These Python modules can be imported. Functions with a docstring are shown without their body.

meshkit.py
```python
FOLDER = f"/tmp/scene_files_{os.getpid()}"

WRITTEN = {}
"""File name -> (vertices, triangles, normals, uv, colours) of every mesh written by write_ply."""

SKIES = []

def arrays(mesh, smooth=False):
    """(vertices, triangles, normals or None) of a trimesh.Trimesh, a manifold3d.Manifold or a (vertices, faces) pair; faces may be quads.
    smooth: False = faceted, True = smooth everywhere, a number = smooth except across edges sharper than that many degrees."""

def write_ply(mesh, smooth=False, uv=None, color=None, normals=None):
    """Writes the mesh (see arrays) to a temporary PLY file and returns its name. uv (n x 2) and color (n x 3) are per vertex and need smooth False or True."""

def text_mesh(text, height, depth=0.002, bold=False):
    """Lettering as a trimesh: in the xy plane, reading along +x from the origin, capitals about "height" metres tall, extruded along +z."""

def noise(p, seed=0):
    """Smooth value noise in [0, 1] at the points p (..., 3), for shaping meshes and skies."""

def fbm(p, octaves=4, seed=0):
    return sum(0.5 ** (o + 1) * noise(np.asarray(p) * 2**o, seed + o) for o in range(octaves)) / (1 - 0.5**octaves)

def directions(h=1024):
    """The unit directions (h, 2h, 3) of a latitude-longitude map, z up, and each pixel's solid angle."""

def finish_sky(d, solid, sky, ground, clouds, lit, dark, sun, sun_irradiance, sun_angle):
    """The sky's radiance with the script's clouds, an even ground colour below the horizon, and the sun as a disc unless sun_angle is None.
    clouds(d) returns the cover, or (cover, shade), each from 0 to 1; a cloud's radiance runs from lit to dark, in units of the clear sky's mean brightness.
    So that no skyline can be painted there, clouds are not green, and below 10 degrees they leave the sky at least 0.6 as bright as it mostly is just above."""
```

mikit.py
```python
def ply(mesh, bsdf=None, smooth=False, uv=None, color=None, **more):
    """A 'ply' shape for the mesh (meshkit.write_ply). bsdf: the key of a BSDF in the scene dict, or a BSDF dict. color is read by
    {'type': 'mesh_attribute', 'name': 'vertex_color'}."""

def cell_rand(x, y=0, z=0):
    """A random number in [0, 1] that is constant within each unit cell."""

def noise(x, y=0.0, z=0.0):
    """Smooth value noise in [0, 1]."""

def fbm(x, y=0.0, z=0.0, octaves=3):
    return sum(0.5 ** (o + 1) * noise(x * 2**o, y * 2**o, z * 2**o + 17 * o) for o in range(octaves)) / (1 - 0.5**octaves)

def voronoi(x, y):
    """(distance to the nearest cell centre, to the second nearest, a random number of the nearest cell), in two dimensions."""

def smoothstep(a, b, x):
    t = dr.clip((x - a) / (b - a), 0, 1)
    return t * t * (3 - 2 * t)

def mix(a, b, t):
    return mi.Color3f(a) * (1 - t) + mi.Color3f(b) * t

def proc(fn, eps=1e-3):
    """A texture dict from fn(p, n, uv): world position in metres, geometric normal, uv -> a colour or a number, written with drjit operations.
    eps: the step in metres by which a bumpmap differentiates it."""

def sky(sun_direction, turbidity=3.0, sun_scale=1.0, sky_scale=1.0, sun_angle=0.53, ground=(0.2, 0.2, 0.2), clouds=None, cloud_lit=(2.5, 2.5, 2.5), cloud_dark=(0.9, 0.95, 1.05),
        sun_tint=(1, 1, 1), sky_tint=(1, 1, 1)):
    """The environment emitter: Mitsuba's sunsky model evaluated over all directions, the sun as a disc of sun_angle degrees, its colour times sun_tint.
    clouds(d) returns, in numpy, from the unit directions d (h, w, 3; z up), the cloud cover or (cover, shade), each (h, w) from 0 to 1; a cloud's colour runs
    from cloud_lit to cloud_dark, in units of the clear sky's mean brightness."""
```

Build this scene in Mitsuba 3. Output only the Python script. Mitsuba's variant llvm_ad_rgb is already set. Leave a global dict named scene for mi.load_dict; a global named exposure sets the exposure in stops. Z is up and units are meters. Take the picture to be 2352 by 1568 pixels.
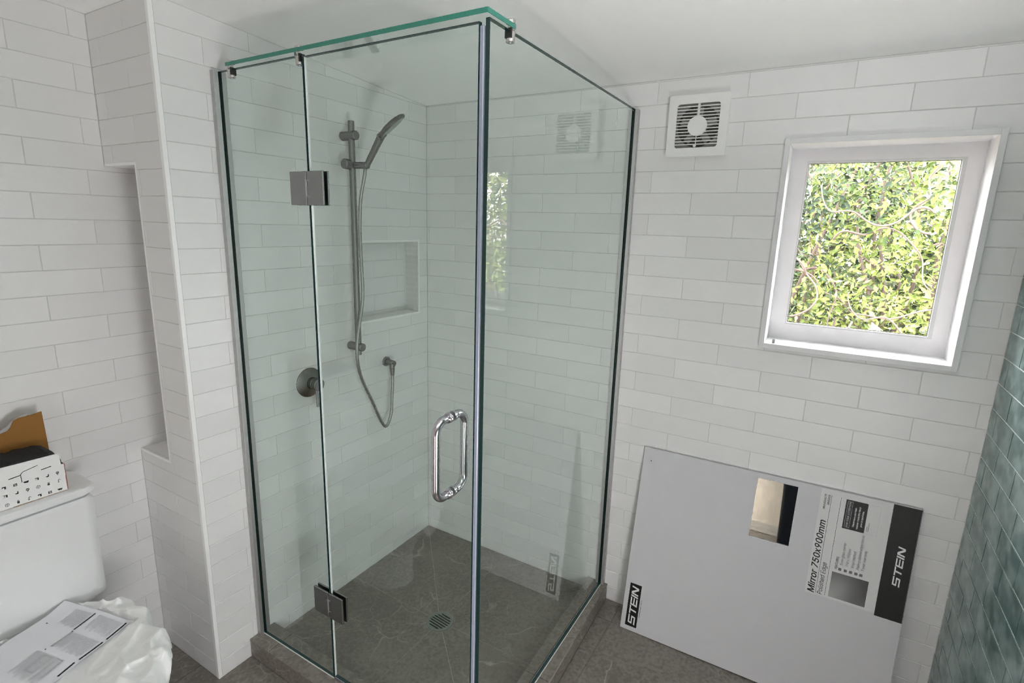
import math, random
import numpy as np
import trimesh
import mitsuba as mi
import drjit as dr
import mikit, meshkit
from shapely.geometry import Polygon, box as sbox, Point, LineString
from shapely import affinity
from shapely.ops import unary_union
from manifold3d import Manifold, CrossSection

T = mi.ScalarTransform4f
rng = random.Random(7)
nrg = np.random.default_rng(7)
scene, labels = {}, {}

# ------------------------------------------------------------------ camera, sky, lamp level, exposure
CAM = np.array([1.6689, -2.0072, 1.6091])
FWD = np.array([-0.49560, 0.84150, -0.21500])
DOWN = np.array([0.13460, -0.17020, -0.97620])
scene['camera'] = {'type': 'perspective', 'fov': 2 * math.degrees(math.atan(1176 / 1219.38)), 'fov_axis': 'x',
                   'near_clip': 0.02, 'far_clip': 100.0,
                   'to_world': T().look_at(origin=CAM.tolist(), target=(CAM + FWD).tolist(), up=(-DOWN).tolist())}
SKY_SCALE = 72.0
scene['sky'] = mikit.sky((0.35, 0.75, 0.75), turbidity=4.0, sun_scale=0.0, sky_scale=SKY_SCALE,
                         ground=(0.25, 0.25, 0.22), clouds=lambda d: (np.ones(d.shape[:2]), np.zeros(d.shape[:2])),
                         cloud_lit=(2.6, 2.62, 2.65), cloud_dark=(1.6, 1.62, 1.65))
UNSEEN_LAMP = (7.0, 6.9, 6.95)           # unseen ceiling lamp, placed to light the room behind the camera
FILL_A = (30.0, 29.4, 29.8)         # added fill light right of the camera, brightens the lower walls
FILL_C = (17.0, 16.7, 16.9)         # added fill light before the green wall, aimed at the left walls
UNSEEN_GLOBE = (9.0, 8.5, 8.0)          # unseen globe on the floor, placed to light the cream wall
ADDED_BOWL = (145.0, 142.0, 144.0)        # added uplight on the green wall, brightens the ceiling
exposure = 0.0

# ------------------------------------------------------------------ helpers
count = {}
def fresh(stem):
    n = count.get(stem, 0); count[stem] = n + 1
    return stem if n == 0 else f'{stem}_{n:03d}'

def put(name, mesh, mat, parent=None, smooth=False, label=None, cat=None, group=None, kind=None, uv=None, color=None, **more):
    key = fresh(name if parent is None else parent + '__' + name)
    scene[key] = mikit.ply(mesh, mat, smooth=smooth, uv=uv, color=color, **more)
    tag(key, label, cat, group, kind)
    return key

def tag(key, label=None, cat=None, group=None, kind=None):
    d = {k: v for k, v in (('label', label), ('category', cat), ('group', group), ('kind', kind)) if v}
    if d: labels.setdefault(key, {}).update(d)

def thing(name, label, cat, group=None, kind=None):
    key = fresh(name); tag(key, label, cat, group, kind); return key

cat_ = trimesh.util.concatenate
def box(x0, x1, y0, y1, z0, z1):
    b = trimesh.creation.box((x1 - x0, y1 - y0, z1 - z0)); b.apply_translation(((x0 + x1) / 2, (y0 + y1) / 2, (z0 + z1) / 2)); return b

def bevel_box(x0, x1, y0, y1, z0, z1, b=0.001):
    """a box with chamfered edges (hull of 24 points)"""
    P = []
    c = np.array([(x0 + x1) / 2, (y0 + y1) / 2, (z0 + z1) / 2]); h = np.array([x1 - x0, y1 - y0, z1 - z0]) / 2
    for s in np.ndindex(2, 2, 2):
        s = np.array(s) * 2 - 1
        for ax in range(3):
            e = h - b; e[ax] = h[ax]; P.append(c + s * e)
    return trimesh.convex.convex_hull(np.array(P))

def frame(origin, ex, ey, ez=None):
    m = np.eye(4); ez = np.cross(ex, ey) if ez is None else ez
    m[:3, 0], m[:3, 1], m[:3, 2], m[:3, 3] = ex, ey, ez, origin; return m

def moved(mesh, m):
    mesh = mesh.copy(); mesh.apply_transform(m); return mesh

def axis_frame(origin, d):
    d = np.array(d, float); d /= np.linalg.norm(d)
    a = np.array([0, 0, 1.0]) if abs(d[2]) < 0.9 else np.array([1.0, 0, 0])
    x = np.cross(a, d); x /= np.linalg.norm(x)
    return frame(origin, x, np.cross(d, x), d)

def lathe(profile, origin=(0, 0, 0), d=(0, 0, 1), n=40):
    """profile [(r, h)...] turned about the direction d"""
    m = trimesh.creation.revolve(np.array(profile, float), sections=n); m.merge_vertices()
    return moved(m, axis_frame(origin, d))

def cyl(p0, p1, r, n=32, b=0.0):
    p0, p1 = np.array(p0, float), np.array(p1, float); L = np.linalg.norm(p1 - p0)
    pr = [(0, 0), (r - b, 0), (r, b), (r, L - b), (r - b, L), (0, L)] if b else [(0, 0), (r, 0), (r, L), (0, L)]
    return lathe(pr, p0, p1 - p0, n)

def spline(pts, n=80, closed=False):
    from scipy.interpolate import CubicSpline
    p = np.array(pts, float); t = np.r_[0, np.cumsum(np.linalg.norm(np.diff(p, axis=0), axis=1))]
    return CubicSpline(t, p)(np.linspace(0, t[-1], n))

def tube(path, r, n=16, cap=True):
    p = np.array(path, float); k = len(p); r = np.broadcast_to(r, (k,))
    t = np.gradient(p, axis=0); t /= np.linalg.norm(t, axis=1, keepdims=True)
    a = np.cross(t[0], [0.3, 0.5, 0.81]); a /= np.linalg.norm(a); rings = []
    for i in range(k):
        a = a - t[i] * (a @ t[i]); a /= np.linalg.norm(a); b = np.cross(t[i], a)
        th = np.arange(n) * 2 * np.pi / n
        rings.append(p[i] + r[i] * (np.cos(th)[:, None] * a + np.sin(th)[:, None] * b))
    v = np.vstack(rings); f = []
    for i in range(k - 1):
        for j in range(n):
            q = i * n + j; s = i * n + (j + 1) % n
            f += [(q, s, s + n), (q, s + n, q + n)]
    if cap:
        v = np.vstack([v, p[0], p[-1]]); c0, c1 = len(v) - 2, len(v) - 1
        f += [(c0, (j + 1) % n, j) for j in range(n)] + [(c1, (k - 1) * n + j, (k - 1) * n + (j + 1) % n) for j in range(n)]
    return trimesh.Trimesh(v, f, process=False)

def plate(poly, depth, bevel=0.0):
    """shapely polygon (xy) -> solid from z=-depth to z=0 with a chamfer of the front edge"""
    out = []
    for g in getattr(poly, 'geoms', [poly]):
        if g.is_empty or g.area < 1e-9 or g.geom_type != 'Polygon': continue
        m = trimesh.creation.extrude_polygon(g, depth, engine='earcut'); m.apply_translation((0, 0, -depth))
        if bevel:
            g2 = g.buffer(-bevel, join_style=2)
            n1, n2 = len(g.exterior.coords), len(g2.exterior.coords) if g2.geom_type == 'Polygon' and not g2.is_empty else 0
            if n1 == n2 and not g.interiors:
                o = np.array(Polygon(g.exterior).exterior.coords)[:-1]; q = np.array(g2.exterior.coords)[:-1]
                if Polygon(o).exterior.is_ccw != Polygon(q).exterior.is_ccw: q = q[::-1]
                s = np.argmin([np.linalg.norm(o - np.roll(q, -k, 0), axis=1).sum() for k in range(len(q))]); q = np.roll(q, -s, 0)
                if not Polygon(o).exterior.is_ccw: o, q = o[::-1], q[::-1]
                k = len(o)
                vf, ff = trimesh.creation.triangulate_polygon(Polygon(q), engine='earcut')
                v = np.vstack([np.c_[o, np.full(k, -depth)], np.c_[o, np.full(k, -bevel)], np.c_[q, np.zeros(k)]])
                f = []
                for L in (0, k):
                    for j in range(k):
                        a, b = L + j, L + (j + 1) % k; f += [(a, b, b + k), (a, b + k, a + k)]
                vf3 = np.c_[vf, np.zeros(len(vf))]
                ff = np.array(ff)
                if len(ff):
                    a = vf[ff[:, 1]] - vf[ff[:, 0]]; b = vf[ff[:, 2]] - vf[ff[:, 0]]
                    flip = (a[:, 0] * b[:, 1] - a[:, 1] * b[:, 0]) < 0; ff[flip] = ff[flip][:, ::-1]
                m = trimesh.Trimesh(np.vstack([v, vf3]), np.vstack([np.array(f), ff + len(v)]), process=False)
        out.append(m)
    return cat_(out) if out else None

def text(s, height, length=None, depth=0.0002, bold=False, slant=0.0):
    m = meshkit.text_mesh(s, height, depth, bold); m.apply_translation((-m.bounds[0, 0], 0, 0))
    if length: m.apply_scale([length / m.bounds[1, 0], 1, 1])
    if slant: m.vertices[:, 0] += slant * m.vertices[:, 1]
    return m

def rgb(*c): return {'type': 'rgb', 'value': list(c)}
def srgb(r, g, b):
    f = lambda c: (c / 255) / 12.92 if c < 10 else ((c / 255 + 0.055) / 1.055) ** 2.4
    return rgb(f(r), f(g), f(b))
def two(b): return {'type': 'twosided', 'bsdf': b}
def mat(name, **b): scene[name] = two(b) if b.get('type') not in ('dielectric', 'thindielectric', 'principledthin') else b; return name
def plain(name, col, rough=0.5, spec=0.5, **k):
    return mat(name, type='principled', base_color=col, roughness=rough, specular=spec, **k)

# ------------------------------------------------------------------ materials
N = mikit.noise
def glaze_bump(p, n, uv): return N(p.x * 28, p.y * 28, p.z * 34) * 0.6 + N(p.x * 75, p.y * 75, p.z * 75) * 0.15
for i, a in enumerate((0.74, 0.76, 0.78)):
    mat(f'white_tile_{i}', type='bumpmap', arbitrary={'type': 'proc', **mikit.proc(glaze_bump)}, scale=0.0009,
        nested={'type': 'principled', 'base_color': rgb(a * 1.004, a, a * 1.0), 'roughness': 0.38, 'specular': 0.4})
plain('grout_white', rgb(0.60, 0.60, 0.59), 0.85, 0.2)
plain('trim_white', rgb(0.88, 0.88, 0.88), 0.4)
plain('ceiling_paint', rgb(0.80, 0.80, 0.79), 0.8, 0.2)
plain('cream_paint', rgb(0.88, 0.81, 0.72), 0.6, 0.3)
plain('joinery_white', rgb(0.70, 0.70, 0.71), 0.35)
plain('sash_white', rgb(0.86, 0.84, 0.86), 0.4)

def green_col(p, n, uv):
    t = mikit.fbm(p.x * 20 + 5, p.y * 16, p.z * 16, 3)
    c = mikit.mix((0.055, 0.105, 0.098), (0.18, 0.25, 0.24), mikit.smoothstep(0.3, 0.72, t))
    return c
def green_bump(p, n, uv): return N(p.x * 30, p.y * 26, p.z * 30) * 0.8 + N(p.x * 80, p.y * 70, p.z * 70) * 0.25
mat('green_tile', type='bumpmap', arbitrary={'type': 'proc', **mikit.proc(green_bump)}, scale=0.0012,
    nested={'type': 'principled', 'base_color': mikit.proc(green_col), 'roughness': 0.16, 'specular': 0.55})
plain('grout_light', rgb(0.62, 0.64, 0.63), 0.85, 0.2)

def stone(p, seed):
    w = mikit.fbm(p.x * 5 + seed, p.y * 5, p.z * 5, 4)
    f = mikit.fbm(p.x * 110 + seed, p.y * 110, p.z * 110, 4)
    c = mikit.mix((0.130, 0.115, 0.099), (0.212, 0.193, 0.172), mikit.smoothstep(0.28, 0.72, w * 0.4 + f * 0.6))
    wx = p.x + 0.10 * (mikit.fbm(p.x * 7, p.y * 7, 3.0, 3) - 0.5) + 0.02 * (mikit.fbm(p.x * 40, p.y * 40, 1.0, 2) - 0.5)
    wy = p.y + p.z + 0.10 * (mikit.fbm(p.x * 7 + 31, p.y * 7, 9.0, 3) - 0.5) + 0.02 * (mikit.fbm(p.x * 40 + 5, p.y * 40, 4.0, 2) - 0.5)
    d1, d2, _ = mikit.voronoi(wx * 4.2 + 3, wy * 4.2 + 1)
    m1 = mikit.smoothstep(0.44, 0.60, mikit.fbm(p.x * 5 + 19, p.y * 5, p.z, 3))
    v1 = dr.exp(-(d2 - d1) * 75.0) * m1
    e1, e2, _ = mikit.voronoi(wx * 11 + 8, wy * 11 + 2)
    m2 = mikit.smoothstep(0.50, 0.64, mikit.fbm(p.x * 6 + 47, p.y * 6, p.z, 3))
    v2 = dr.exp(-(e2 - e1) * 38.0) * m2
    return mikit.mix(c, (0.40, 0.37, 0.33), dr.minimum(v1 * 0.75 + v2 * 0.5, 0.8))
def stone_a(p, n, uv): return stone(p, 0.0)
mat('stone_tile', type='principled', base_color=mikit.proc(stone_a), roughness=0.42, specular=0.4)
plain('grout_shower', rgb(0.36, 0.34, 0.30), 0.85, 0.2)
plain('grout_grey', rgb(0.26, 0.24, 0.215), 0.85, 0.2)

plain('glass_edge', rgb(0.006, 0.028, 0.027), 0.2, 0.5)
plain('glass_edge_green', rgb(0.025, 0.20, 0.145), 0.2, 0.6)
plain('seal_clear', rgb(0.30, 0.33, 0.42), 0.3, 0.5)
plain('edge_bright', rgb(0.74, 0.76, 0.75), 0.2, 0.6)
plain('black_gasket', rgb(0.008, 0.008, 0.008), 0.5)
mat('shower_glass', type='thindielectric', int_ior=1.45, specular_transmittance=rgb(0.915, 0.985, 0.955), specular_reflectance=rgb(1, 1, 1))
mat('window_glass', type='thindielectric', int_ior=1.5)
mat('chrome', type='roughconductor', material='Cr', alpha=0.08)
mat('steel', type='roughconductor', material='none', specular_reflectance=rgb(0.62, 0.60, 0.58), alpha=0.16)
mat('gunmetal', type='roughconductor', material='none', specular_reflectance=rgb(0.205, 0.205, 0.195), alpha=0.24)
mat('hinge_steel', type='roughconductor', material='none', specular_reflectance=rgb(0.33, 0.335, 0.335), alpha=0.24)
mat('hose_steel', type='roughconductor', material='none', specular_reflectance=rgb(0.34, 0.345, 0.33), alpha=0.2)
mat('satin_aluminium', type='roughconductor', material='none', specular_reflectance=rgb(0.55, 0.55, 0.55), alpha=0.38)
mat('mirror_silver', type='conductor', material='Ag')
plain('porcelain', rgb(0.80, 0.81, 0.82), 0.12, 0.5, clearcoat=0.5)
plain('plastic_white', rgb(0.78, 0.78, 0.77), 0.35)
plain('carton_grey', rgb(0.575, 0.570, 0.595), 0.7, 0.3)
plain('label_white', rgb(0.66, 0.655, 0.66), 0.6, 0.3)
plain('ink_black', rgb(0.006, 0.006, 0.006), 0.5, 0.3)
plain('ink_grey', rgb(0.13, 0.13, 0.13), 0.6, 0.3)
plain('ink_soft', rgb(0.42, 0.42, 0.43), 0.7, 0.2)
plain('print_white', rgb(0.72, 0.72, 0.72), 0.6, 0.3)
plain('kraft', rgb(0.26, 0.125, 0.035), 0.85, 0.2)
plain('torn_card', rgb(0.42, 0.41, 0.40), 0.9, 0.1)
plain('carton_white', rgb(0.82, 0.82, 0.82), 0.5, 0.3)
plain('red_edge', rgb(0.20, 0.03, 0.02), 0.6)
plain('black_foam', rgb(0.010, 0.010, 0.011), 0.7, 0.3)
plain('paper_white', rgb(0.80, 0.81, 0.86), 0.7, 0.2)
plain('poly_sheet', rgb(0.90, 0.905, 0.905), 0.32, 0.5)
plain('fan_dark', rgb(0.035, 0.035, 0.032), 0.5)
plain('fan_grey', rgb(0.28, 0.28, 0.27), 0.6)
plain('dark_metal', rgb(0.01, 0.012, 0.01), 0.6)
plain('drain_grey', rgb(0.19, 0.215, 0.20), 0.35)
plain('bark', rgb(0.135, 0.10, 0.085), 0.85, 0.2)
plain('bark_dark', rgb(0.10, 0.075, 0.06), 0.9, 0.2)
plain('soil', rgb(0.16, 0.12, 0.09), 0.95, 0.1)
plain('door_paint', rgb(0.76, 0.74, 0.70), 0.4)
plain('skin', rgb(0.48, 0.30, 0.22), 0.5)
plain('lip', rgb(0.40, 0.18, 0.15), 0.5)
plain('denim_black', rgb(0.006, 0.008, 0.013), 0.8, 0.2)
plain('wool_dark', rgb(0.02, 0.022, 0.03), 0.9, 0.1)
plain('hair_brown', rgb(0.03, 0.02, 0.012), 0.6)
plain('yellow_paint', rgb(0.75, 0.50, 0.04), 0.4)
plain('lamp_body', rgb(0.8, 0.8, 0.8), 0.4)
scene['leaf'] = {'type': 'principledthin', 'base_color': {'type': 'mesh_attribute', 'name': 'vertex_color'}, 'roughness': 0.5, 'diff_trans': 0.9, 'specular': 0.2} if False else \
    two({'type': 'principled', 'base_color': {'type': 'mesh_attribute', 'name': 'vertex_color'}, 'roughness': 0.6, 'specular': 0.3})
def print_grad(p, n, uv):
    t = mikit.smoothstep(0.0, 1.0, (p.x - 1.80) * 5.0 + (p.z - 0.40) * 4.0)
    s = dr.sin((p.x * 1.0 - p.z * 0.7) * 42.0) * 0.5 + 0.5
    return mikit.mix((0.20, 0.20, 0.20), (0.05, 0.05, 0.05), t) + mi.Color3f(0.16) * s * (1 - t)
mat('print_gradient', type='principled', base_color=mikit.proc(print_grad), roughness=0.5, specular=0.3)

# ------------------------------------------------------------------ room constants (metres; x along the window wall, y towards it, z up)
W = 2.134; XL = -0.3568; P = 1.1554; YB = -2.95
H0, SL = 2.1226, 0.0589
ceil_z = lambda y: H0 - SL * y
PITCH = 0.076; Z0 = 1.8130; TL = 0.299; GAP = 0.0022
ROWS = [Z0 + PITCH * k for k in range(-24, 8)]

def wall_tiles(parent, m, region, joints, zrows, mats, gap=GAP, name='tile', bevel=0.0008, thick=0.005, tilt=0.0, limit=None):
    """every tile of a wall (u along, v up, w out) cut to the region; joints(k) gives the offset of row k's joints"""
    rest = []
    for k in range(len(zrows) - 1):
        z0, z1 = zrows[k], zrows[k + 1]
        o, L = joints(k)
        u0, _, u1, _ = region.bounds
        a = o + L * math.floor((u0 - o) / L)
        while a < u1:
            q = sbox(a + gap / 2, z0 + gap / 2, a + L - gap / 2, z1 - gap / 2).intersection(region)
            for g in getattr(q, 'geoms', [q]):
                if g.geom_type != 'Polygon' or g.area < 2e-5: continue
                g = g.simplify(1e-5)
                t = plate(g, thick, bevel)
                if t is None: continue
                dz = rng.uniform(-0.0003, 0.0003); tx, ty = rng.uniform(-tilt, tilt), rng.uniform(-tilt, tilt)
                c = t.bounds.mean(0)
                t.vertices[:, 2] += dz + (t.vertices[:, 0] - c[0]) * tx + (t.vertices[:, 1] - c[1]) * ty
                t = moved(t, m)
                mm = mats[rng.randrange(len(mats))]
                if limit and not limit(c[0], c[1]): rest.append(t)
                else: put(name, t, mm, parent)
            a += L
    if rest: put('far_tiles', cat_(rest), mats[0], parent, kind='stuff')

# ------------------------------------------------------------------ floor
fl = put('floor', box(XL - 0.1, W + 0.1, YB - 0.1, 0.1, -0.12, -0.003), 'grout_grey', kind='structure')
out_curb = Polygon([(1.0125, 0.0), (1.045, -1.042), (0.0, -1.033), (0, 0)])
room = Polygon([(XL, YB), (W, YB), (W, 0), (0, 0), (0, -P), (XL, -P)])
up = frame((0, 0, 0), (1, 0, 0), (0, 1, 0))
dry = room.difference(out_curb)
FT = 0.598
for i in range(-3, 3):
    for j in range(0, 6):
        x0, y1 = 1.081 + i * FT, -0.125 + FT - j * FT
        q = sbox(x0 + 0.0015, y1 - FT + 0.0015, x0 + FT - 0.0015, y1 - 0.0015).intersection(dry)
        for g in getattr(q, 'geoms', [q]):
            if g.geom_type == 'Polygon' and g.area > 5e-4: put('tile', moved(plate(g.simplify(1e-4), 0.008, 0.0008), up), 'stone_tile', fl)
# shower floor: eight stone triangles falling to the drain
DC = np.array([0.487, -0.517]); zc, ze = 0.008, 0.0175
inner = Polygon([(0.001, -0.002), (0.93, -0.002), (0.94, -0.93), (0.001, -0.93)])
put('shower_bed', box(0, 0.94, -0.94, 0, -0.003, -0.002), 'grout_grey', fl)
cs = [(0.0, 0.0), (DC[0], 0.0), (0.932, 0.0), (0.936, DC[1]), (0.94, -0.935), (DC[0], -0.935), (0.0, -0.935), (0.0, DC[1])]
hole = Point(*DC).buffer(0.056)
def fall(v):
    r = np.clip(np.maximum(np.abs(v[:, 0] - DC[0]) / 0.46, np.abs(v[:, 1] - DC[1]) / 0.46), 0, 1)
    return zc + (ze - zc) * r
for k in range(8):
    g = Polygon([tuple(DC), cs[k], cs[(k + 1) % 8]]).buffer(-0.0014, join_style=2).intersection(inner).difference(hole.buffer(0.002))
    t = plate(g, 0.006); t.vertices[:, 2] += fall(t.vertices)
    put('shower_tile', t, 'stone_tile', fl)
gs_ = []
for k in range(8):
    t = plate(Polygon([tuple(DC), cs[k], cs[(k + 1) % 8]]).intersection(inner).difference(hole), 0.004); t.vertices[:, 2] += fall(t.vertices) - 0.0010; gs_.append(t)
t = cat_(gs_)
put('shower_grout', t, 'grout_shower', fl)

# drain
fd = thing('floor_drain', 'round slotted grey drain grate in the middle of the tiled shower floor', 'drain')
dm = frame((DC[0] + 0.0, DC[1], zc + 0.0015), (1, 0, 0), (0, 1, 0))
put('rim', moved(plate(Point(0, 0).buffer(0.054, 48).difference(Point(0, 0).buffer(0.0475, 48)), 0.006), dm), 'drain_grey', fd)
ang = math.degrees(math.atan2(-0.0067, 0.0748))
slots = unary_union([affinity.rotate(LineString([(-math.sqrt(max(0.0425 ** 2 - (k * 0.0118) ** 2, 1e-6)) + 0.003, k * 0.0118), (math.sqrt(max(0.0425 ** 2 - (k * 0.0118) ** 2, 1e-6)) - 0.003, k * 0.0118)]).buffer(0.0039, 4), ang, origin=(0, 0)) for k in range(-3, 4)])
put('grate', moved(plate(Point(0, 0).buffer(0.0465, 48).difference(slots), 0.003), dm), 'drain_grey', fd)
put('sump', moved(cyl((0, 0, -0.03), (0, 0, -0.008), 0.047), dm), 'dark_metal', fd)

# ------------------------------------------------------------------ walls
def wall_slab(name, m, region, depth, mt, holes=()):
    g = region
    for h in holes: g = g.difference(h)
    t = trimesh.creation.extrude_polygon(g, depth, engine='earcut'); t.apply_translation((0, 0, -depth - 0.0014))
    return put(name, moved(t, m), mt, kind='structure')
# window wall, y = 0, facing -y: u = x, v = z
mb = frame((0, 0, 0), (1, 0, 0), (0, 0, 1), (0, -1, 0))
WX0, WX1, WZ0, WZ1 = 1.491, 2.034, 1.218, 1.903
win = sbox(WX0 + 0.002, WZ0 + 0.002, WX1 - 0.002, WZ1 - 0.002)
wb = wall_slab('wall_back', mb, sbox(-0.45, -0.1, W + 0.1, H0 + 0.1), 0.20, 'grout_white', [win])
fan_hole = sbox(1.125, 1.87, 1.30, 2.045)
reg = sbox(0.001, 0.0, W, H0 - 0.003).difference(win)
wall_tiles(wb, mb, reg, lambda k: (1.3592 + (0 if (k - 24) % 2 == 1 else TL / 2), TL), ROWS, ['white_tile_0', 'white_tile_1', 'white_tile_2'], tilt=0.0012)
# shower wall, x = 0, facing +x: u = -y  (so that u to the right seen from +x is +y) -> u = y
ml = frame((0, 0, 0), (0, 1, 0), (0, 0, 1), (1, 0, 0))
top_l = Polygon([(0, -0.1), (-P + 0.004, -0.1), (-P + 0.004, ceil_z(-P) + 0.1), (0, H0 + 0.1)])
niche = sbox(-0.455, 1.1885, -0.0655, 1.5185)
wl = wall_slab('wall_left', ml, top_l, 0.08, 'grout_white', [niche])
put('core', box(XL + 0.19, -0.095, -P + 0.012, 0.2, -0.1, 2.6), 'grout_white', wl)
reg = Polygon([(-0.001, 0.0), (-P + 0.0125, 0.0), (-P + 0.0125, ceil_z(-P) - 0.003), (-0.001, H0 - 0.003)]).difference(niche.buffer(0.009, join_style=2))
wall_tiles(wl, ml, reg, lambda k: (-0.8653 + (0 if (k - 24) % 2 == 0 else TL / 2), TL), ROWS, ['white_tile_0', 'white_tile_1', 'white_tile_2'], tilt=0.0012)
# shower niche: lining tiles, back, trim
nd = 0.086
a, b, c, d = niche.bounds
put('niche_trim', moved(plate(niche.buffer(0.009, join_style=2).difference(niche), 0.004), ml), 'trim_white', wl)
wall_tiles(wl, frame((-nd, 0, 0), (0, 1, 0), (0, 0, 1), (1, 0, 0)), niche, lambda k: (-0.8653 + (0 if (k - 24) % 2 == 0 else TL / 2), TL), ROWS, ['white_tile_1'], name='niche_back_tile')
put('niche_back', box(-nd - 0.02, -nd - 0.0012, a - 0.02, c + 0.02, b - 0.02, d + 0.02), 'grout_white', wl)
put('niche_shelf', box(-nd, -0.001, a - 0.004, c + 0.004, b - 0.012, b), 'white_tile_1', wl)
put('niche_head', box(-nd, -0.001, a - 0.004, c + 0.004, d, d + 0.012), 'white_tile_1', wl)
put('niche_side', box(-nd, -0.001, c, c + 0.012, b - 0.01, d + 0.01), 'white_tile_1', wl)
put('niche_side', box(-nd, -0.001, a - 0.012, a, b - 0.01, d + 0.01), 'white_tile_1', wl)
# end face of the pier, y = -P, facing -y, with the recess that runs on from the toilet wall
mp = frame((0, -P, 0), (1, 0, 0), (0, 0, 1), (0, -1, 0))
rec = sbox(XL - 0.01, 0.792, -0.169, 1.752)
endp = sbox(XL, -0.1, 0, ceil_z(-P) + 0.1)
we = wall_slab('wall_pier', mp, endp, 0.012, 'grout_white', [rec])
reg = sbox(XL + 0.001, 0.0, -0.013, ceil_z(-P) - 0.003).difference(rec.buffer(0.008, join_style=2))
wall_tiles(we, mp, reg, lambda k: (XL + 0.06 + (0 if (k - 24) % 2 else TL / 2), TL), ROWS, ['white_tile_0', 'white_tile_1'], tilt=0.0012)
put('corner_trim', bevel_box(-0.0125, 0.0014, -P - 0.0014, -P + 0.0115, 0.0, ceil_z(-P) - 0.002, 0.0008), 'trim_white', we)
put('recess_trim', moved(plate(sbox(XL + 0.001, 0.784, -0.161, 1.760).difference(rec), 0.004), mp), 'trim_white', we)
RD = 0.115
put('recess_shelf', box(XL, -0.169, -P + 0.001, -P + RD, 0.78, 0.792), 'white_tile_0', we)
put('recess_head', box(XL, -0.169, -P + 0.001, -P + RD, 1.752, 1.764), 'white_tile_0', we)
put('recess_back', box(XL, -0.169, -P + RD, -P + RD + 0.012, 0.77, 1.77), 'white_tile_0', we)
put('recess_side', box(-0.169, -0.157, -P + 0.001, -P + RD, 0.77, 1.77), 'white_tile_0', we)
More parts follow.
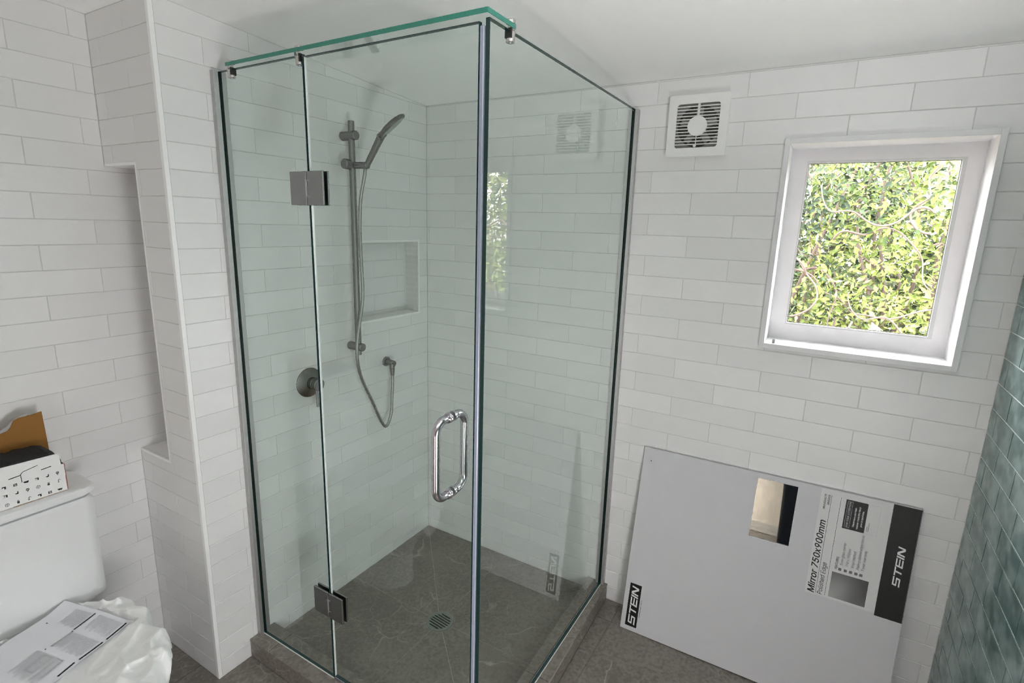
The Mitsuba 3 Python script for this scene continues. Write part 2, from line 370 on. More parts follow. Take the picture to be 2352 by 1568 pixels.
# toilet wall, x = XL, facing +x
mt = frame((XL, 0, 0), (0, 1, 0), (0, 0, 1), (1, 0, 0))
wt = wall_slab('wall_toilet', mt, Polygon([(-P + RD + 0.02, -0.1), (YB, -0.1), (YB, ceil_z(YB) + 0.1), (-P + RD + 0.02, ceil_z(-P + RD) + 0.1)]), 0.12, 'grout_white')
reg = unary_union([Polygon([(-P - 0.001, 0), (YB, 0), (YB, ceil_z(YB) - 0.003), (-P - 0.001, ceil_z(-P) - 0.003)]), sbox(-P - 0.01, 0.792, -P + RD, 1.752)])
wall_tiles(wt, mt, reg, lambda k: (-1.353 + (0 if (k - 24) % 2 == 1 else TL / 2), TL), ROWS, ['white_tile_0', 'white_tile_1'], tilt=0.0012, limit=lambda u, v: u > -1.95)
# green wall, x = W, facing -x : u = -y
mr = frame((W, 0, 0), (0, -1, 0), (0, 0, 1), (-1, 0, 0))
wr = wall_slab('wall_right', mr, Polygon([(-0.1, -0.1), (-YB, -0.1), (-YB, ceil_z(YB) + 0.1), (-0.1, H0 + 0.1)]), 0.12, 'grout_light')
reg = Polygon([(0.001, 0), (-YB, 0), (-YB, ceil_z(YB) - 0.003), (0.001, H0 - 0.003)])
GR = [1.1985 + 0.0768 * k for k in range(-16, 16)]
wall_tiles(wr, mr, reg, lambda k: ((-0.012 if (k - 16) % 2 == 1 else 0.063), 0.160), GR, ['green_tile'], gap=0.0026, bevel=0.0014, tilt=0.006, limit=lambda u, v: u < 1.0 + 0.2 * (v < 1.3) and (v < 1.6 or u < 0.5))
# wall behind the camera, cream, with a door
mf = frame((0, YB, 0), (-1, 0, 0), (0, 0, 1), (0, 1, 0))
wf = put('wall_front', box(XL - 0.1, W + 0.1, YB - 0.12, YB, -0.1, 2.6), 'cream_paint', kind='structure')
put('baseboard_front', bevel_box(XL, W, YB, YB + 0.015, 0, 0.09, 0.004), 'door_paint', kind='structure')
d1 = put('door_1', bevel_box(0.25, 1.03, YB, YB + 0.03, 0.005, 1.99, 0.003), 'door_paint', kind='structure')
for x0, x1, z0, z1 in ((0.18, 0.25, 0, 2.06), (1.03, 1.10, 0, 2.06), (0.18, 1.10, 1.99, 2.06)):
    put('architrave', bevel_box(x0, x1, YB, YB + 0.045, z0, z1, 0.004), 'door_paint', d1)
put('knob', lathe([(0, 0), (0.026, 0), (0.026, 0.008), (0.010, 0.012), (0.010, 0.04), (0.026, 0.05), (0.026, 0.065), (0, 0.07)], (0.96, YB + 0.03, 1.0), (0, 1, 0)), 'steel', d1)
# ceiling
cp = np.array([[XL - 0.1, YB - 0.1], [W + 0.1, YB - 0.1], [W + 0.1, 0.0], [XL - 0.1, 0.0]])
cm = trimesh.convex.convex_hull(np.array([(x, y, ceil_z(y) + h) for x, y in cp for h in (0, 0.1)]))
put('ceiling', cm, 'ceiling_paint', kind='structure')

# ------------------------------------------------------------------ window
w1 = fresh('window_1'); tag(w1, kind='structure')
yf, ys = -0.020, 0.112
ox = sbox(WX0, WZ0, WX1, WZ1); ix = sbox(WX0 + 0.016, WZ0 + 0.017, WX1 - 0.016, WZ1 - 0.017)
def ring(a, b, y0, y1): 
    t = plate(a.difference(b), y1 - y0); return moved(t, frame((0, y0, 0), (1, 0, 0), (0, 0, 1), (0, -1, 0)))
for nm, x0, x1, z0, z1 in (('jamb', WX0, WX0 + 0.016, WZ0, WZ1), ('jamb', WX1 - 0.016, WX1, WZ0, WZ1), ('jamb', WX0 + 0.016, WX1 - 0.016, WZ0, WZ0 + 0.017), ('jamb', WX0 + 0.016, WX1 - 0.016, WZ1 - 0.017, WZ1)):
    put(nm, bevel_box(x0, x1, yf, ys + 0.06, z0, z1, 0.0008), 'joinery_white', w1)
sx = sbox(1.556, 1.290, 1.977, 1.8455); gx = sbox(1.5615, 1.2955, 1.966, 1.838)
put('sash', ring(ix, sx, ys, ys + 0.04), 'sash_white', w1)
put('bead', ring(sx, gx, ys - 0.004, ys + 0.02), 'joinery_white', w1)
put('gasket', ring(gx.buffer(0.001, join_style=2), gx.buffer(-0.0012, join_style=2), ys + 0.008, ys + 0.012), 'fan_dark', w1)
put('pane', moved(trimesh.Trimesh([(1.555, 1.289, 0), (1.978, 1.289, 0), (1.978, 1.846, 0), (1.555, 1.846, 0)], [(0, 1, 2), (0, 2, 3)]), frame((0, ys + 0.012, 0), (1, 0, 0), (0, 0, 1), (0, -1, 0))), 'window_glass', w1)
put('exterior_trim', ring(sbox(WX0 - 0.05, WZ0 - 0.05, WX1 + 0.05, WZ1 + 0.05), ix, 0.203, 0.24), 'sash_white', w1)
mk = frame((1.955, ys + 0.0105, 1.314), (1, 0, 0), (0, 0, 1), (0, -1, 0))
tri = Polygon([(-0.0062, -0.005), (0.0062, -0.005), (0, 0.0062)])
logo = unary_union([Point(0, 0).buffer(0.0115).difference(Point(0, 0).buffer(0.0092)), tri.difference(tri.buffer(-0.002, join_style=2)).union(sbox(-0.003, -0.0022, 0.003, -0.0005))])
put('glass_mark', moved(plate(logo, 0.0004), mk), 'print_white', w1)
put('catch', moved(bevel_box(-0.004, 0.004, -0.002, 0.002, 0, 0.014, 0.0008), frame((1.535, 0.0, WZ0 + 0.017), (0.9, 0.43, 0), (-0.43, 0.9, 0))), 'fan_grey', w1)

# ------------------------------------------------------------------ shower curb
cb = thing('shower_curb', 'low stone-tiled kerb wrapping the foot of the glass shower enclosure', 'kerb')
ZG = 0.0746
put('core', cat_([box(0.0, 1.03, -1.03, -0.945, -0.002, ZG - 0.004), box(0.935, 1.004, -1.0, 0.0, -0.002, ZG - 0.004)]), 'grout_grey', cb)
outer = [(0.0, -1.0325), (1.0445, -1.0405), (1.0125, 0.0)]
ft = Polygon([(0.0, -1.0325), (1.0445, -1.0405), (0.9435, -0.938), (0.0, -0.930)])
rt = Polygon([(1.0125, -0.0), (0.921, -0.0), (0.9425, -0.9355), (1.0435, -1.037)])
put('top_tile', moved(plate(ft.intersection(sbox(0, -2, 0.1075, 0)), 0.008, 0.0015), frame((0, 0, ZG + 0.0006), (1, 0, 0), (0, 1, 0))), 'stone_tile', cb)
put('top_tile', moved(plate(ft.intersection(sbox(0.109, -2, 0.60, 0)), 0.008, 0.0015), frame((0, 0, ZG), (1, 0, 0), (0, 1, 0))), 'stone_tile', cb)
put('top_tile', moved(plate(ft.intersection(sbox(0.602, -2, 2, 0)), 0.008, 0.0015), frame((0, 0, ZG), (1, 0, 0), (0, 1, 0))), 'stone_tile', cb)
put('top_tile', moved(plate(rt.intersection(sbox(0, -0.60, 2, 0)), 0.008, 0.0015), frame((0, 0, ZG), (1, 0, 0), (0, 1, 0))), 'stone_tile', cb)
put('top_tile', moved(plate(rt.intersection(sbox(0, -2, 2, -0.602)), 0.008, 0.0015), frame((0, 0, ZG), (1, 0, 0), (0, 1, 0))), 'stone_tile', cb)
def strip(p, q, z0, z1, th):
    p, q = np.array(p, float), np.array(q, float); e = (q - p); L = np.linalg.norm(e); e /= L; n = np.array([e[1], -e[0], 0])
    return moved(plate(sbox(0, z0, L, z1), th, 0.001), frame(p, e, (0, 0, 1), n))
put('face_tile', strip((0, -1.0318, 0), (0.60, -1.0364, 0), 0, ZG - 0.009, 0.008), 'stone_tile', cb)
put('face_tile', strip((0.602, -1.0364, 0), (1.0437, -1.0398, 0), 0, ZG - 0.009, 0.008), 'stone_tile', cb)
put('face_tile', strip((1.0437, -1.0398, 0), (1.0311, -0.60, 0), 0, ZG - 0.009, 0.008), 'stone_tile', cb)
put('face_tile', strip((1.0310, -0.598, 0), (1.0118, 0.0, 0), 0, ZG - 0.009, 0.008), 'stone_tile', cb)
put('edge_trim', cat_([strip((0, -1.0322, 0), (1.0441, -1.0402, 0), ZG - 0.0088, ZG - 0.0004, 0.004), strip((1.0441, -1.0402, 0), (1.0122, 0, 0), ZG - 0.0088, ZG - 0.0004, 0.004)]), 'grout_grey', cb)
put('inner_face_tile', strip((0.943, -0.9315, 0), (0.0, -0.9245, 0), 0.01, ZG - 0.009, 0.006), 'stone_tile', cb)
put('inner_face_tile', strip((0.927, 0.0, 0), (0.9485, -0.93, 0), 0.01, ZG - 0.009, 0.006), 'stone_tile', cb)

# ------------------------------------------------------------------ shower enclosure
se = thing('shower_enclosure', 'frameless clear glass corner shower enclosure with hinged door', 'shower enclosure')
ZT, GT, YD = 2.0300, 0.010, -0.980
def sheet(p, q, z0, z1): return trimesh.Trimesh([(p[0], p[1], z0), (q[0], q[1], z0), (q[0], q[1], z1), (p[0], p[1], z1)], [(0, 1, 2), (0, 2, 3)], process=False)
def side_bars(p, q, z0, z1, th=GT, e=0.0016, sides='lrtb'):
    p, q = np.array((*p, 0), float), np.array((*q, 0), float); d = q - p; L = np.linalg.norm(d); d /= L; n = np.array([d[1], -d[0], 0])
    m = frame(p, d, (0, 0, 1), n); h = th / 2
    o = {'l': (0, e, z0, z1), 'r': (L - e, L, z0, z1), 'b': (e, L - e, z0, z0 + e), 't': (e, L - e, z1 - e, z1)}
    return [moved(box(a, b, c, d_, -h, h), m) for a, b, c, d_ in (o[s] for s in sides)]
# fixed panel
fp = put('fixed_panel', sheet((0.006, YD), (0.3985, YD), ZG + 0.002, ZT), 'shower_glass', se)
for b_ in side_bars((0.006, YD), (0.3985, YD), ZG + 0.002, ZT): put('polished_edge', b_, 'glass_edge', fp)
# door
DX0, DX1 = 0.4035, 0.9640
dr_ = put('door', sheet((DX0, YD), (DX1, YD), ZG + 0.010, ZT - 0.004), 'shower_glass', se)
tag(dr_, 'hinged glass door panel')
for b_ in side_bars((DX0, YD), (DX1, YD), ZG + 0.010, ZT - 0.004, sides='trb'): put('polished_edge', b_, 'glass_edge', dr_)
put('hinge_edge', side_bars((DX0, YD), (DX1, YD), ZG + 0.010, ZT - 0.004, th=0.007, sides='l')[0], 'edge_bright', dr_)
put('seal_strip', bevel_box(DX1 + 0.0005, DX1 + 0.012, YD - 0.005, YD + 0.005, ZG + 0.012, ZT - 0.012, 0.002), 'seal_clear', dr_)
put('bottom_seal', bevel_box(DX0, DX1, YD - 0.004, YD + 0.004, ZG + 0.003, ZG + 0.0098, 0.001), 'seal_clear', dr_)
# return panel
R0, R1 = (0.9855, -0.985), (0.9815, -0.004)
rp = put('return_panel', sheet(R0, R1, ZG + 0.002, ZT), 'shower_glass', se)
for b_ in side_bars(R0, R1, ZG + 0.002, ZT): put('polished_edge', b_, 'glass_edge', rp)
# glass brace lying along the top
bx0, bx1, by0, by1, bz = 0.082, 0.9955, -1.0005, -0.888, ZT + 0.004
br = put('brace_strip', trimesh.Trimesh([(bx0, by0, bz + 0.005), (bx1, by0, bz + 0.005), (bx1, by1, bz + 0.005), (bx0, by1, bz + 0.005)], [(0, 1, 2), (0, 2, 3)], process=False), 'shower_glass', se)
for a_ in ((bx0, bx1, by0, by0 + 0.0016), (bx1 - 0.0016, bx1, by0, by1)):
    put('polished_edge', box(*a_, bz, bz + 0.010), 'glass_edge_green', br)
# clamps
def clamp(x, y, axis):
    k = put('clamp', cat_([lathe([(0, 0), (0.009, 0), (0.0105, 0.0015), (0.0105, 0.0225), (0, 0.0225)], (x, y, ZT - 0.024), (0, 0, 1), 28),
                          lathe([(0, 0), (0.0105, 0), (0.0105, 0.007), (0.009, 0.0085), (0, 0.0085)], (x, y, bz + 0.011), (0, 0, 1), 28),
                          box(x - 0.009, x - 0.002, y - 0.009, y + 0.009, ZT - 0.004, bz + 0.012) if axis == 'x' else box(x - 0.009, x + 0.009, y + 0.002, y + 0.009, ZT - 0.004, bz + 0.012)]), 'steel', se, smooth=40)
    put('screw', cyl((x, y, ZT - 0.0255), (x, y, ZT - 0.0235), 0.005, 20), 'chrome', k, smooth=40)
    put('slot', box(x + 0.006, x + 0.0111, y - 0.0085, y + 0.0085, ZT - 0.016, bz) if axis == 'x' else box(x - 0.0085, x + 0.0085, y - 0.0111, y - 0.006, ZT - 0.016, bz), 'black_gasket', k)
clamp(0.078, YD, 'x'); clamp(0.382, YD, 'x'); clamp(0.9852, -0.893, 'y')
# wall channels
put('wall_channel', cat_([bevel_box(0.0006, 0.020, -1.000, -0.9855, ZG, ZT + 0.002, 0.0008), bevel_box(0.0006, 0.020, -0.9745, -0.960, ZG, ZT + 0.002, 0.0008), box(0.0006, 0.004, -0.99, -0.97, ZG, ZT)]), 'satin_aluminium', se)
put('wall_channel', cat_([bevel_box(0.9875, 1.000, -0.021, -0.0006, ZG, ZT - 0.002, 0.0008), bevel_box(0.9640, 0.9760, -0.021, -0.0006, ZG, ZT - 0.002, 0.0008), box(0.97, 0.99, -0.004, -0.0006, ZG, ZT - 0.002)]), 'satin_aluminium', se)
put('silicone_bead', box(0.02, 0.40, YD - 0.007, YD - 0.005, ZG, ZG + 0.004), 'grout_white', se)
put('silicone_bead', side_bars((0.9925, -0.985), (0.9885, -0.02), ZG, ZG + 0.004, th=0.003, sides='b')[0], 'grout_white', se)
put('panel_base_seal', side_bars((0.9775, -0.985), (0.9735, -0.02), ZG, ZG + 0.008, th=0.004, e=0.004, sides='b')[0], 'black_gasket', se)
# hinges
def hinge(z0, z1):
    k = put('hinge', bevel_box(0.328, 0.3965, YD - 0.0115, YD - 0.0065, z0, z1, 0.0012), 'hinge_steel', se)
    put('door_plate', bevel_box(0.3985, 0.464, YD - 0.0115, YD - 0.0065, z0, z1, 0.0012), 'hinge_steel', k)
    put('back_plate', bevel_box(0.328, 0.3965, YD + 0.0065, YD + 0.0115, z0, z1, 0.0012), 'hinge_steel', k)
    put('back_plate', bevel_box(0.3985, 0.464, YD + 0.0065, YD + 0.0115, z0, z1, 0.0012), 'hinge_steel', k)
    put('gasket', cat_([box(0.330, 0.4625, YD - 0.0065, YD - 0.0048, z0 + 0.001, z1 - 0.001), box(0.330, 0.4625, YD + 0.0048, YD + 0.0065, z0 + 0.001, z1 - 0.001)]), 'black_gasket', k)
    zm = (z0 + z1) / 2
    put('knuckle', cat_([cyl((0.3975, YD - 0.011, zm - 0.024), (0.3975, YD - 0.011, zm + 0.024), 0.0035, 16), bevel_box(0.401, 0.408, YD - 0.0125, YD - 0.011, zm - 0.022, zm - 0.0195, 0.0003), bevel_box(0.401, 0.408, YD - 0.0125, YD - 0.011, zm + 0.0195, zm + 0.022, 0.0003)]), 'chrome', k)
hinge(1.645, 1.736); hinge(0.318, 0.411)
# D handles back to back
HX, HT, HB, SO, HR = 0.8890, 1.1255, 0.9150, 0.060, 0.0108
def d_path(s, rb=0.032):
    y0 = YD + s * 0.012; y1 = YD + s * SO; pts = [(HX, y0, HT)]
    for t in np.linspace(0, math.pi / 2, 12): pts.append((HX, y1 - s * rb + s * rb * math.sin(t), HT - rb + rb * math.cos(t)))
    for t in np.linspace(math.pi / 2, math.pi, 12): pts.append((HX, y1 - s * rb + s * rb * math.sin(t), HB + rb + rb * math.cos(t)))
    pts.append((HX, y0, HB)); return np.array(pts)
hk = put('handle', tube(d_path(-1), HR, 24), 'chrome', dr_, smooth=True)
tag(hk, 'polished chrome D pull handle')
put('handle', tube(d_path(1), HR, 24), 'chrome', dr_, smooth=True)
for z in (HT, HB):
    for s in (-1, 1):
        put('collar', lathe([(0, 0), (0.0135, 0), (0.0135, 0.003), (0.0118, 0.0045), (0.0118, 0.006), (0.0130, 0.007), (0.0130, 0.009), (0.0105, 0.0105), (0, 0.0105)], (HX, YD + s * 0.0052, z), (0, s, 0), 28), 'chrome', dr_, smooth=35)

# ------------------------------------------------------------------ shower fittings
BX, BY = 0.050, -0.4985
sr = thing('shower_rail', 'vertical brushed gunmetal slide rail on the white tiled shower wall', 'shower rail')
put('bar', cyl((BX, BY, 1.068), (BX, BY, 1.9715), 0.0120, 32, 0.001), 'gunmetal', sr, smooth=35)
for z in (1.9190, 1.1010):
    put('bracket', cyl((0.0005, BY, z), (0.0765, BY, z), 0.0165, 32, 0.0015), 'gunmetal', sr, smooth=35)
hd = put('holder', cyl((0.012, BY, 1.8135), (0.133, BY, 1.8095), 0.0125, 32, 0.0015), 'gunmetal', sr, smooth=35)
put('knob', cyl((BX, BY - 0.012, 1.8135), (BX, BY - 0.042, 1.8140), 0.0185, 32, 0.002), 'gunmetal', hd, smooth=35)
hs = thing('hand_shower', 'gunmetal hand shower with slim round head, held by the slide rail', 'hand shower')
h0, h1 = np.array([0.121, BY, 1.802]), np.array([0.2020, BY, 1.9080])
put('handle', tube(np.array([h0 + (h1 - h0) * t for t in np.linspace(0, 1, 10)]), np.linspace(0.0105, 0.0135, 10), 20), 'gunmetal', hs, smooth=40)
hdv = np.array([0.122, 0, 0.078]); hdv /= np.linalg.norm(hdv); hn = np.array([-0.444, -0.568, 0.693]) + 0.16 * np.array([-0.675, 0.72, 0.157]); hn -= hdv * (hn @ hdv); hn /= np.linalg.norm(hn)
hc = np.array([0.252, BY, 1.9425])
hm = frame(hc, hdv, np.cross(hn, hdv), hn)
head = trimesh.creation.revolve(np.array([(0, 0.012), (0.030, 0.0105), (0.048, 0.006), (0.056, 0.0), (0.057, -0.004), (0.054, -0.008), (0, -0.008)]), sections=48); head.apply_scale((1.12, 0.92, 1.0)); head.merge_vertices()
hh = put('head', moved(head, hm), 'gunmetal', hs, smooth=40)
fc = trimesh.creation.revolve(np.array([(0, -0.0075), (0.047, -0.0075), (0.046, -0.0095), (0, -0.0095)]), sections=48); fc.apply_scale((1.12, 0.92, 1.0)); fc.merge_vertices()
put('spray_face', moved(fc, hm), 'drain_grey', hh, smooth=40)
put('neck', cat_([tube(np.array([h1 - 0.004, h1 + hdv * 0.02]), [0.0135, 0.012], 20)]), 'gunmetal', hs, smooth=40)
hose = spline([(0.118, BY, 1.800), (0.112, BY, 1.770), (0.094, BY, 1.710), (0.083, BY, 1.64), (0.079, BY, 1.52), (0.083, BY, 1.40), (0.083, BY, 1.31), (0.079, -0.512, 1.22), (0.077, -0.528, 1.14), (0.072, -0.528, 1.06), (0.064, -0.505, 0.98), (0.062, -0.44, 0.845), (0.060, -0.385, 0.735), (0.059, -0.362, 0.712), (0.058, -0.338, 0.735), (0.056, -0.318, 0.82), (0.054, -0.3095, 0.90), (0.054, -0.3090, 0.955)], 140)
put('hose', tube(hose, 0.0066, 14), 'hose_steel', hs, smooth=True)
so = thing('shower_outlet', 'round gunmetal wall elbow feeding the shower hose below the niche', 'hose outlet')
OY, OZ = -0.2930, 0.9890
put('flange', lathe([(0, 0), (0.0215, 0), (0.0215, 0.007), (0.020, 0.009), (0, 0.009)], (0.0004, OY, OZ), (1, 0, 0)), 'gunmetal', so, smooth=35)
put('elbow', cat_([cyl((0.008, OY, OZ), (0.060, OY - 0.012, OZ), 0.0135, 28, 0.001), cyl((0.053, -0.309, OZ), (0.053, -0.309, OZ - 0.02), 0.011, 24)]), 'gunmetal', so, smooth=35)
put('hose_nut', lathe([(0, 0), (0.0075, 0), (0.0088, 0.003), (0.0105, 0.028), (0.0105, 0.03), (0, 0.03)], (0.054, -0.309, OZ - 0.052), (0, 0, 1), 24), 'gunmetal', so, smooth=35)
sm = thing('shower_mixer', 'round dark brushed-metal mixer tap with pin lever on the shower wall', 'tap')
MY, MZ = -0.7095, 0.9915
put('plate', lathe([(0, 0), (0.0572, 0), (0.0575, 0.003), (0.055, 0.0055), (0.026, 0.017), (0, 0.017)], (0.0004, MY, MZ), (1, 0, 0), 64), 'gunmetal', sm, smooth=35)
put('body', lathe([(0, 0), (0.0235, 0), (0.0235, 0.020), (0.0222, 0.0215), (0.0222, 0.023), (0.0235, 0.0245), (0.0235, 0.043), (0.0215, 0.045), (0, 0.045)], (0.016, MY, MZ), (1, 0, 0), 48), 'gunmetal', sm, smooth=35)
put('lever', cyl((0.047, MY - 0.004, MZ - 0.020), (0.050, MY - 0.004, MZ - 0.088), 0.0050, 20, 0.0008), 'gunmetal', sm, smooth=35)

# ------------------------------------------------------------------ extractor fan
ef = thing('extractor_fan', 'square white slatted extractor fan high on the window wall', 'extractor fan')
mfan = frame((1.2125, -0.030, 1.958), (1, 0, 0), (0, 0, 1), (0, -1, 0))
def rr(w, h, r): return sbox(-w / 2 + r, -h / 2 + r, w / 2 - r, h / 2 - r).buffer(r, 6)
cov = rr(0.199, 0.200, 0.004); opening = rr(0.1425, 0.143, 0.010)
put('cover', moved(plate(cov.difference(opening), 0.006), mfan), 'plastic_white', ef)
put('casing', moved(plate(cov.buffer(-0.001).difference(rr(0.16, 0.16, 0.01)), 0.0235), mfan @ np.array(frame((0, 0, -0.006), (1, 0, 0), (0, 1, 0)))), 'plastic_white', ef)
for k in range(13):
    z = 0.0625 - k * 0.01025
    put('slat', moved(bevel_box(-0.0725, 0.0725, z - 0.0014, z + 0.0014, -0.008, -0.0015, 0.0003), mfan), 'plastic_white', ef)
for k in range(-8, 8):
    for x0, x1 in ((0.072, 0.092), (-0.092, -0.072)):
        if abs(k) < 7: put('rib', moved(box(x0, x1, k * 0.01025 + 0.0005, k * 0.01025 + 0.0013, -0.001, 0.0005), mfan), 'plastic_white', ef)
put('hub', moved(cyl((0, -0.001, -0.012), (0, -0.001, -0.0005), 0.0325, 40, 0.001), mfan), 'plastic_white', ef, smooth=35)
put('mount_bar', moved(box(-0.004, 0.004, 0.03, 0.072, -0.014, -0.007), mfan), 'plastic_white', ef)
put('pull_cord', moved(cat_([box(-0.0011, 0.0011, -0.066, -0.03, -0.004, -0.002)]), mfan), 'plastic_white', ef)
ball = trimesh.creation.icosphere(2, 0.0055); ball.apply_translation((-0.002, -0.0655, 0.001)); put('pull_knob', moved(ball, mfan), 'plastic_white', ef, smooth=True)
put('back_box', moved(box(-0.078, 0.078, -0.078, 0.078, -0.0292, -0.0288), mfan), 'fan_dark', ef)
put('inner_panel', moved(plate(rr(0.15, 0.15, 0.01).difference(Point(0, 0).buffer(0.069, 32)), 0.002), mfan @ np.array(frame((0, 0, -0.018), (1, 0, 0), (0, 1, 0)))), 'fan_grey', ef)
for k in range(5):
    b_ = box(0.028, 0.062, -0.012, 0.012, -0.0008, 0.0008); b_.apply_transform(trimesh.transformations.rotation_matrix(0.25, (1, 0, 0))); b_.apply_transform(trimesh.transformations.rotation_matrix(k * 2 * math.pi / 5 + 0.3, (0, 0, 1))); b_.apply_translation((0, 0, -0.024))
    put('blade', moved(b_, mfan), 'fan_grey', ef)

# ------------------------------------------------------------------ mirror in its carton, leaning
O = np.array([1.1227, -0.1323, 0.0015]); ex = np.array([0.8976, 0.0, 0.0078]); ex /= np.linalg.norm(ex)
ey = np.array([0.0065, 0.1178, 0.7532]); ey /= np.linalg.norm(ey); ez = np.cross(ex, ey); ez /= np.linalg.norm(ez)
mc = frame(O, ex * 0.987, ey, ez)
BW, BH, BT = 0.908, 0.7625, 0.0110
bc = thing('mirror_carton', 'large flat grey mirror carton leaning against the white tiled wall', 'box')
hole_m = Polygon([(0.4225, 0.5262), (0.5545, 0.5262), (0.5550, 0.7445), (0.4240, 0.7445)])
put('front_sheet', moved(plate(sbox(0.002, 0.002, BW - 0.002, BH - 0.001).difference(hole_m), 0.003), mc), 'carton_grey', bc)
put('back_sheet', moved(bevel_box(0, BW, 0, BH, -BT, -0.0075, 0.0008), mc), 'carton_grey', bc)
for a_ in ((0, 0.003, 0, BH), (BW - 0.003, BW, 0, BH), (0.003, BW - 0.003, 0, 0.003), (0.003, BW - 0.003, BH - 0.003, BH)):
    put('side_wall', moved(box(*a_, -0.0075, -0.0001), mc), 'carton_grey' if a_[0] < 0.5 or a_[1] < 0.905 else 'carton_grey', bc)
put('dark_filler', moved(plate(sbox(0.004, 0.004, BW - 0.004, BH - 0.004).difference(hole_m.buffer(0.012)), 0.0008), mc @ np.array(frame((0, 0, -0.0035), (1, 0, 0), (0, 1, 0)))), 'ink_black', bc)
mir = put('mirror', moved(box(0.006, BW - 0.006, 0.006, BH - 0.006, -0.0072, -0.0046), mc), 'mirror_silver', label='mirror showing through the rectangular cut-out of the leaning grey carton', cat='mirror')
def ink(name, poly, mt, lift=0.0003, label=None):
    k = put(name, moved(plate(poly, lift + 0.0004), mc @ np.array(frame((0, 0, lift), (1, 0, 0), (0, 1, 0)))), mt, bc); tag(k, label)
ink('label_panel', sbox(0.626, 0.388, BW - 0.0015, BH - 0.001), 'label_white', 0.00015)
ink('black_band', sbox(0.8315, 0.3815, BW - 0.0008, BH - 0.0005), 'ink_black', label='black printed band')
put('black_band_edge', moved(box(BW - 0.0002, BW + 0.0006, 0.3815, BH, -BT, 0.0002), mc), 'ink_black', bc)
def ptext(s, base, y0, h, length=None, bold=False, slant=0.0, mt='ink_black', lift=0.0004, name='lettering'):
    t = text(s, h, length, 0.0002, bold, slant)
    put(name, moved(t, mc @ np.array(frame((base, y0, lift), (0, 1, 0), (-1, 0, 0), (0, 0, 1)))), mt, bc)
def logo_letters(w, h):
    """five squared oblique letters in a box w by h"""
    s = 0.19; P_ = Polygon
    S = unary_union([sbox(0.0, 0, 1.2, s), sbox(1.2 - s * 1.15, 0, 1.2, 0.58), sbox(0, 0.42, 1.2, 0.58), sbox(0, 0.42, s * 1.15, 1), sbox(0, 1 - s, 1.25, 1)])
    Tt = unary_union([sbox(0, 1 - s, 1.25, 1), sbox(0.5, 0, 0.5 + s * 1.25, 1)])
    Ee = unary_union([sbox(0, 0, s * 1.2, 1), sbox(0, 0, 1.15, s), sbox(0, 0.41, 1.15, 0.59), sbox(0, 1 - s, 1.15, 1)])
    Ii = sbox(0, 0, s * 1.25, 1)
    Nn = unary_union([sbox(0, 0, s * 1.2, 1), sbox(1.2 - s * 1.2, 0, 1.2, 1), P_([(0, 1), (0.34, 1), (1.2, 0), (0.86, 0)])])
    x, out = 0, []
    for L, adv in ((S, 1.38), (Tt, 1.33), (Ee, 1.28), (Ii, 0.36), (Nn, 1.2)):
        out.append(affinity.translate(L, x, 0)); x += adv
    g = unary_union(out); g = affinity.affine_transform(g, [1, 0.22, 0, 1, 0, 0])
    a, b, c, d = g.bounds
    return affinity.affine_transform(g, [w / (c - a), 0, 0, h / (d - b), -a * w / (c - a), 0])
def logo_at(base, y0, w, h, lift):
    put('logo_lettering', moved(plate(logo_letters(w, h), 0.0002), mc @ np.array(frame((base, y0, lift + 0.0002), (0, 1, 0), (-1, 0, 0), (0, 0, 1)))), 'print_white', bc)
logo_at(0.8835, 0.4955, 0.1345, 0.0205, 0.0005)
ink('logo_block', sbox(0.0187, 0.0185, 0.0662, 0.1985), 'ink_black')
logo_at(0.0570, 0.0275, 0.162, 0.0285, 0.0005)
ptext('www.stein.co.nz', 0.0742, 0.0660, 0.0045, 0.076)
ink('corner_dot', Point(0.032, 0.713).buffer(0.0021), 'ink_black')
ptext('Mirror 750x900mm', 0.6525, 0.3930, 0.0196, 0.2570, True, 0.2)
ink('rule', sbox(0.6578, 0.3945, 0.6588, 0.7425), 'ink_black')
ptext('Polished Edge', 0.6772, 0.3945, 0.0142, 0.1130, False, 0.15)
ink('rule', sbox(0.6856, 0.3945, 0.6866, 0.7425), 'ink_black')
ptext('SKU:214275', 0.6432, 0.6905, 0.0058, 0.0520, True, 0.15)
ptext('BN3203', 0.6540, 0.7080, 0.0058, 0.0345, True, 0.15)
ink('notice_block', sbox(0.7015, 0.6418, 0.7645, 0.7420), 'ink_black')
fr_ = sbox(0.7065, 0.6475, 0.7215, 0.7370); ink('notice_frame', fr_.difference(fr_.buffer(-0.0006, join_style=2)), 'print_white', 0.0005)
ptext('FOR YOUR ATTENTION', 0.7170, 0.6500, 0.0058, 0.0845, False, 0.1, 'print_white', 0.0006)
ptext('Please have your team', 0.7345, 0.6540, 0.0052, 0.0660, True, 0.1, 'print_white', 0.0006)
ptext('member check this mirror', 0.7455, 0.6495, 0.0052, 0.0760, True, 0.1, 'print_white', 0.0006)
ptext('prior to purchase.', 0.7560, 0.6600, 0.0052, 0.0540, True, 0.1, 'print_white', 0.0006)
fr_ = sbox(0.7645, 0.6418, 0.8005, 0.7412); ink('stamp_frame', fr_.difference(fr_.buffer(-0.0005, join_style=2)), 'ink_soft')
for x_, y_ in ((0.7705, 0.0180), (0.7745, 0.0300)): ink('fine_print', sbox(x_, 0.6500, x_ + 0.0014, 0.65 + y_), 'ink_grey')
ink('picture_print', sbox(0.6960, 0.3965, 0.8025, 0.4858), 'print_gradient')
ptext('FEATURES', 0.7085, 0.4975, 0.0070, 0.0430, True, 0.12)
